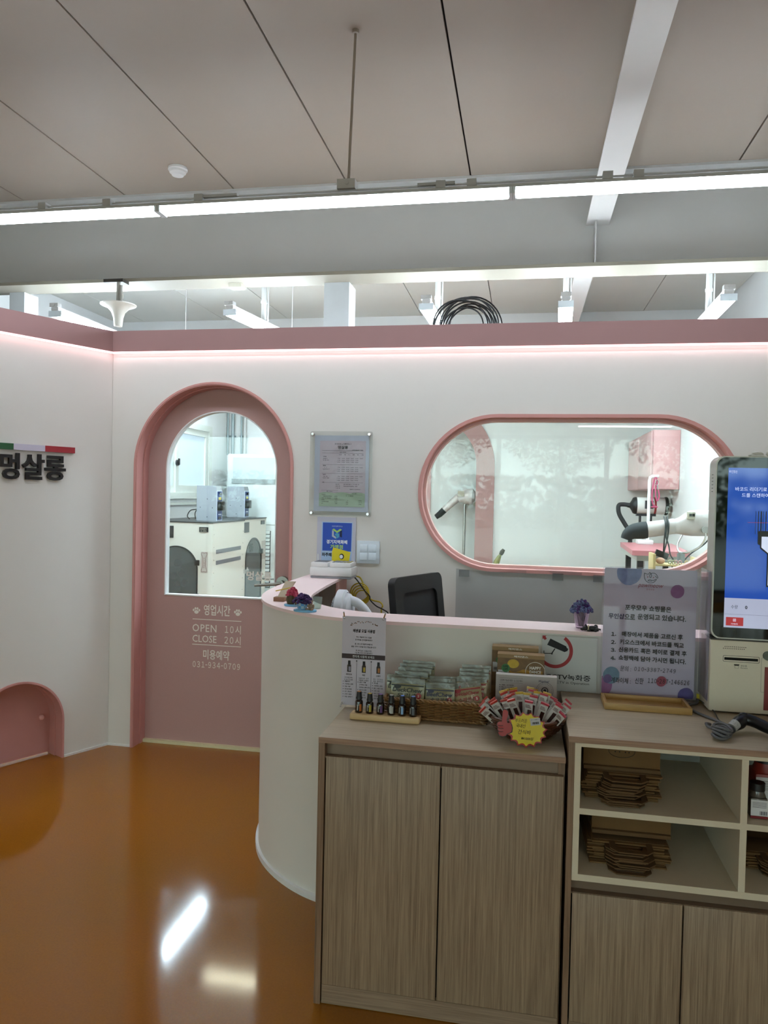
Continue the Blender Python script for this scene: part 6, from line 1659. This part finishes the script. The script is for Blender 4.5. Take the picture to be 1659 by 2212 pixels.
part('shelf', MB().rbox(.768, .990, 4.60, 4.76, 1.118, 1.128, .001), PN, t)
solo('sponge_ball', MB().ball((.800, 4.64, 1.147), .020, 14, sc=(1.3, 1, .95)), M('peach_sponge', 'C79C86', .8), 'peach sponge at the left of the pine tool rack', 'sponge')
solo('power_brick', MB().rbox(-.040, .040, -.015, .015, -.020, .020, .003, None, Matrix.Translation((.855, 4.80 + .12, 1.165)) @ Matrix.Rotation(.35, 4, 'Y')), BLACK, 'black power brick hanging in the dryer cables', 'power adapter')
for k, (x, c_) in enumerate(((.862, 'olive'), (.897, 'pink'), (.955, 'brass'))):
    b = MB([M('scissor_steel', '8E9296', .25, metal=1), M('loop_' + c_, {'olive': '9A9A72', 'pink': 'B88A92', 'brass': 'A8955E'}[c_], .35, metal=.5)])
    for sg in (-1, 1):
        b.tube([(x + sg * .011 + .009 * math.cos(a), 4.625, 1.142 + .011 * math.sin(a)) for a in [2 * math.pi * q / 14 for q in range(14)]], .0028, 6, 1, closed=True)
        b.tube([(x + sg * .006, 4.625, 1.130), (x - sg * .003, 4.595, 1.10), (x - sg * .001, 4.592, 1.065)], [.003, .003, .001], 6, 0)
    solo('scissors', b, None, 'grooming scissors with %s loops on the pine rack' % c_, 'scissors', 'scissors on the pine rack')
# little olive boot shaped bottle on a stool
t = thing('round_stool', 'white round stool under the olive bottle by the pink arch', 'stool', (-.21, 7.0, 0))
part('seat', MB().cyl((-.21, 7.0, .82), (-.21, 7.0, .86), .15, n=30), WHITE, t); part('post', MB().cyl((-.21, 7.0, .02), (-.21, 7.0, .82), .025), CHROME, t); part('base', MB().cyl((-.21, 7.0, 0), (-.21, 7.0, .02), .17, n=30), CHROME, t)
t = thing('spray_bottle', 'olive green leaning bottle with dark brown head seen low in the window', 'bottle', (-.225, 7.0, .86))
part('bottle_body', MB().tube([(-.245, 7.0, .862), (-.235, 7.0, .90), (-.215, 7.0, .945), (-.200, 7.0, .975)], [.026, .028, .020, .012], 14), M('olive_plastic', '7C7A4A', .4), t)
part('spray_head', MB().tube([(-.200, 7.0, .970), (-.188, 7.0, .995), (-.172, 7.0, 1.02)], [.018, .022, .014], 12), M('dark_brown_head', '2E2416', .4), t)
# socket
t = thing('wall_socket', 'white socket low on the back wall of the salon', 'socket', (.235, 7.89, .74))
part('plate', MB().rbox(.195, .275, 7.888, 7.899, .735, .815, .004), WHITE, t); part('well', MB().cyl((.235, 7.889, .775), (.235, 7.884, .775), .022, n=20), M('socket_grey', '8C8C8A', .5), t)
# niche content
struct('wall_niche', MB().box(-1.75, .0, 8.27, 8.30, 0, 2.9), WALLW)
t = thing('stand_dryer', 'pale stand dryer inside the pink arch of the salon back wall', 'dryer', (-.62, 8.12, 0))
part('body', MB().lathe([(.03, 0), (.06, .03), (.085, .09), (.085, .17), (.06, .20), (0, .205)], (0, 0, 0), 26, None, Matrix(((0, 0, 1, -.72), (0, 1, 0, 8.12), (-1, 0, 0, 1.50), (0, 0, 0, 1)))), DW, t)
part('barrel', MB().tube([(-.70, 8.12, 1.49), (-.80, 8.12, 1.40), (-.86, 8.12, 1.34)], [.042, .038, .034], 16), DW, t)
part('nozzle', MB().tube([(-.85, 8.12, 1.35), (-.90, 8.12, 1.30), (-.94, 8.12, 1.27)], [.036, .034, .028], 14), M('nozzle_black', '24272A', .7), t)
part('switch_panel', MB().box(-.70, -.63, 8.03, 8.04, 1.50, 1.56), M('switch_beige', 'B0A898', .5), t)
part('pole', MB().cyl((-.63, 8.12, .03), (-.63, 8.12, 1.42), .016), CHROME, t)
part('base', MB().cyl((-.63, 8.12, 0), (-.63, 8.12, .03), .13, n=24), BLACK, t)
b = MB().shape([stadium(-.36, .36, -.12, .12, 16)], .03, frame((-1.14, 8.268, 1.60), (0, 0, 1), (-1, 0, 0)), z=.02)
solo('oval_cushion', b, M('pink_mirror_frame', 'C9A0A0', .4), 'tall rounded pink panel on the wall inside the salon arch', 'wall panel')

# ================================================================== OUTSIDE THE SHOP FRONT (mirrored in the glass)
LEAF = M('leaf', '4E5E34', .8, noise=(6, .5)); TRK = M('bark', '4A3A2C', .9, noise=(8, .3))
def tree(x, y, h, r, seed, label):
    rd = random.Random(seed)
    t = thing('street_tree', label, 'tree', (x, y, -.02), 0, 'trees across the street')
    part('trunk', MB().tube([(x, y, -.02), (x + .1, y, h * .4), (x - .1, y, h * .8)], [.16, .12, .05], 10), TRK, t)
    vs = []; fs = []
    for k in range(2600):
        while True:
            p = Vector((rd.uniform(-1, 1), rd.uniform(-1, 1), rd.uniform(-1, 1)))
            if .3 < p.length < 1: break
        c = Vector((x, y, h * .72)) + Vector((p.x * r, p.y * r, p.z * r * .8)); s_ = rd.uniform(.07, .15)
        a = Vector((rd.uniform(-1, 1), rd.uniform(-1, 1), rd.uniform(-1, 1))).normalized(); d = a.orthogonal().normalized()
        i = len(vs); vs += [c - a * s_, c + d * s_ * .6, c + a * s_, c - d * s_ * .6]; fs.append((i, i + 1, i + 2, i + 3))
    part('crown', MB().add(vs, fs), LEAF, t, smooth=0)
for k, (x, y, h, r, lb) in enumerate(((-9, -24, 6.2, 2.6, 'street tree far left of the row across the street'), (-4, -26, 6.8, 2.8, 'street tree second from left across the street'), (1.5, -25, 6.4, 2.7, 'street tree in the middle of the row across the street'), (7, -27, 7.0, 3.0, 'street tree right of the middle across the street'), (13, -25, 6.4, 2.8, 'street tree far right of the row across the street'))):
    tree(x, y, h, r, 40 + k, lb)
vs = []; fs = []; rd = random.Random(77)
for k in range(6000):
    c = Vector((rd.uniform(-25, 25), rd.uniform(-30.5, -29), rd.uniform(0, 2.6))); s_ = rd.uniform(.15, .3); a = Vector((rd.uniform(-1, 1), rd.uniform(-1, 1), rd.uniform(-1, 1))).normalized(); d = a.orthogonal().normalized()
    i = len(vs); vs += [c - a * s_, c + d * s_ * .6, c + a * s_, c - d * s_ * .6]; fs.append((i, i + 1, i + 2, i + 3))
solo('hedge', MB().add(vs, fs), LEAF, 'long hedge behind the street trees', 'hedge', smooth=0, kind='stuff')
# parked white car
t = thing('car', 'white sedan parked across the street, mirrored in the window', 'car', (-7.5, -20.5, -.02), 0)
CW = M('car_white', 'D8DCE0', .25, coat=.8)
side = [(-2.25, .35), (-2.2, .75), (-1.5, .92), (-.75, 1.38), (.55, 1.42), (1.35, 1.02), (2.15, .92), (2.28, .6), (2.25, .35)]
b = MB(); N = len(side); vs = []
for y_, k_ in ((-.85, .0), (-.72, 1), (.72, 1), (.85, .0)):
    for x_, z_ in side:
        vs.append((x_ - 7.5, -20.5 + y_, (z_ if k_ else (z_ if z_ < .95 else .95 + (z_ - .95) * .15))))
fs = []
for j in range(3):
    for i in range(N - 1): fs.append((j * N + i, j * N + i + 1, (j + 1) * N + i + 1, (j + 1) * N + i))
    fs.append((j * N + N - 1, j * N, (j + 1) * N, (j + 1) * N + N - 1))
fs += [tuple(range(N))[::-1], tuple(range(3 * N, 4 * N))]
part('body', b.add(vs, fs), CW, t)
wb = MB().shape([[(-1.35 - 7.5, .95), (-.70 - 7.5, 1.33), (.50 - 7.5, 1.36), (1.15 - 7.5, 1.02)]], .02, frame((0, -19.73, 0), (-1, 0, 0)) if False else frame((0, -19.74, 0), (1, 0, 0)), z=0)
part('side_windows', wb, BLK, t)
for x_ in (-1.4, 1.4):
    for y_ in (-.75, .75): part('wheel', MB().cyl((x_ - 7.5, -20.5 + y_ - .1, .31), (x_ - 7.5, -20.5 + y_ + .1, .31), .33, n=24), BLACK, t)
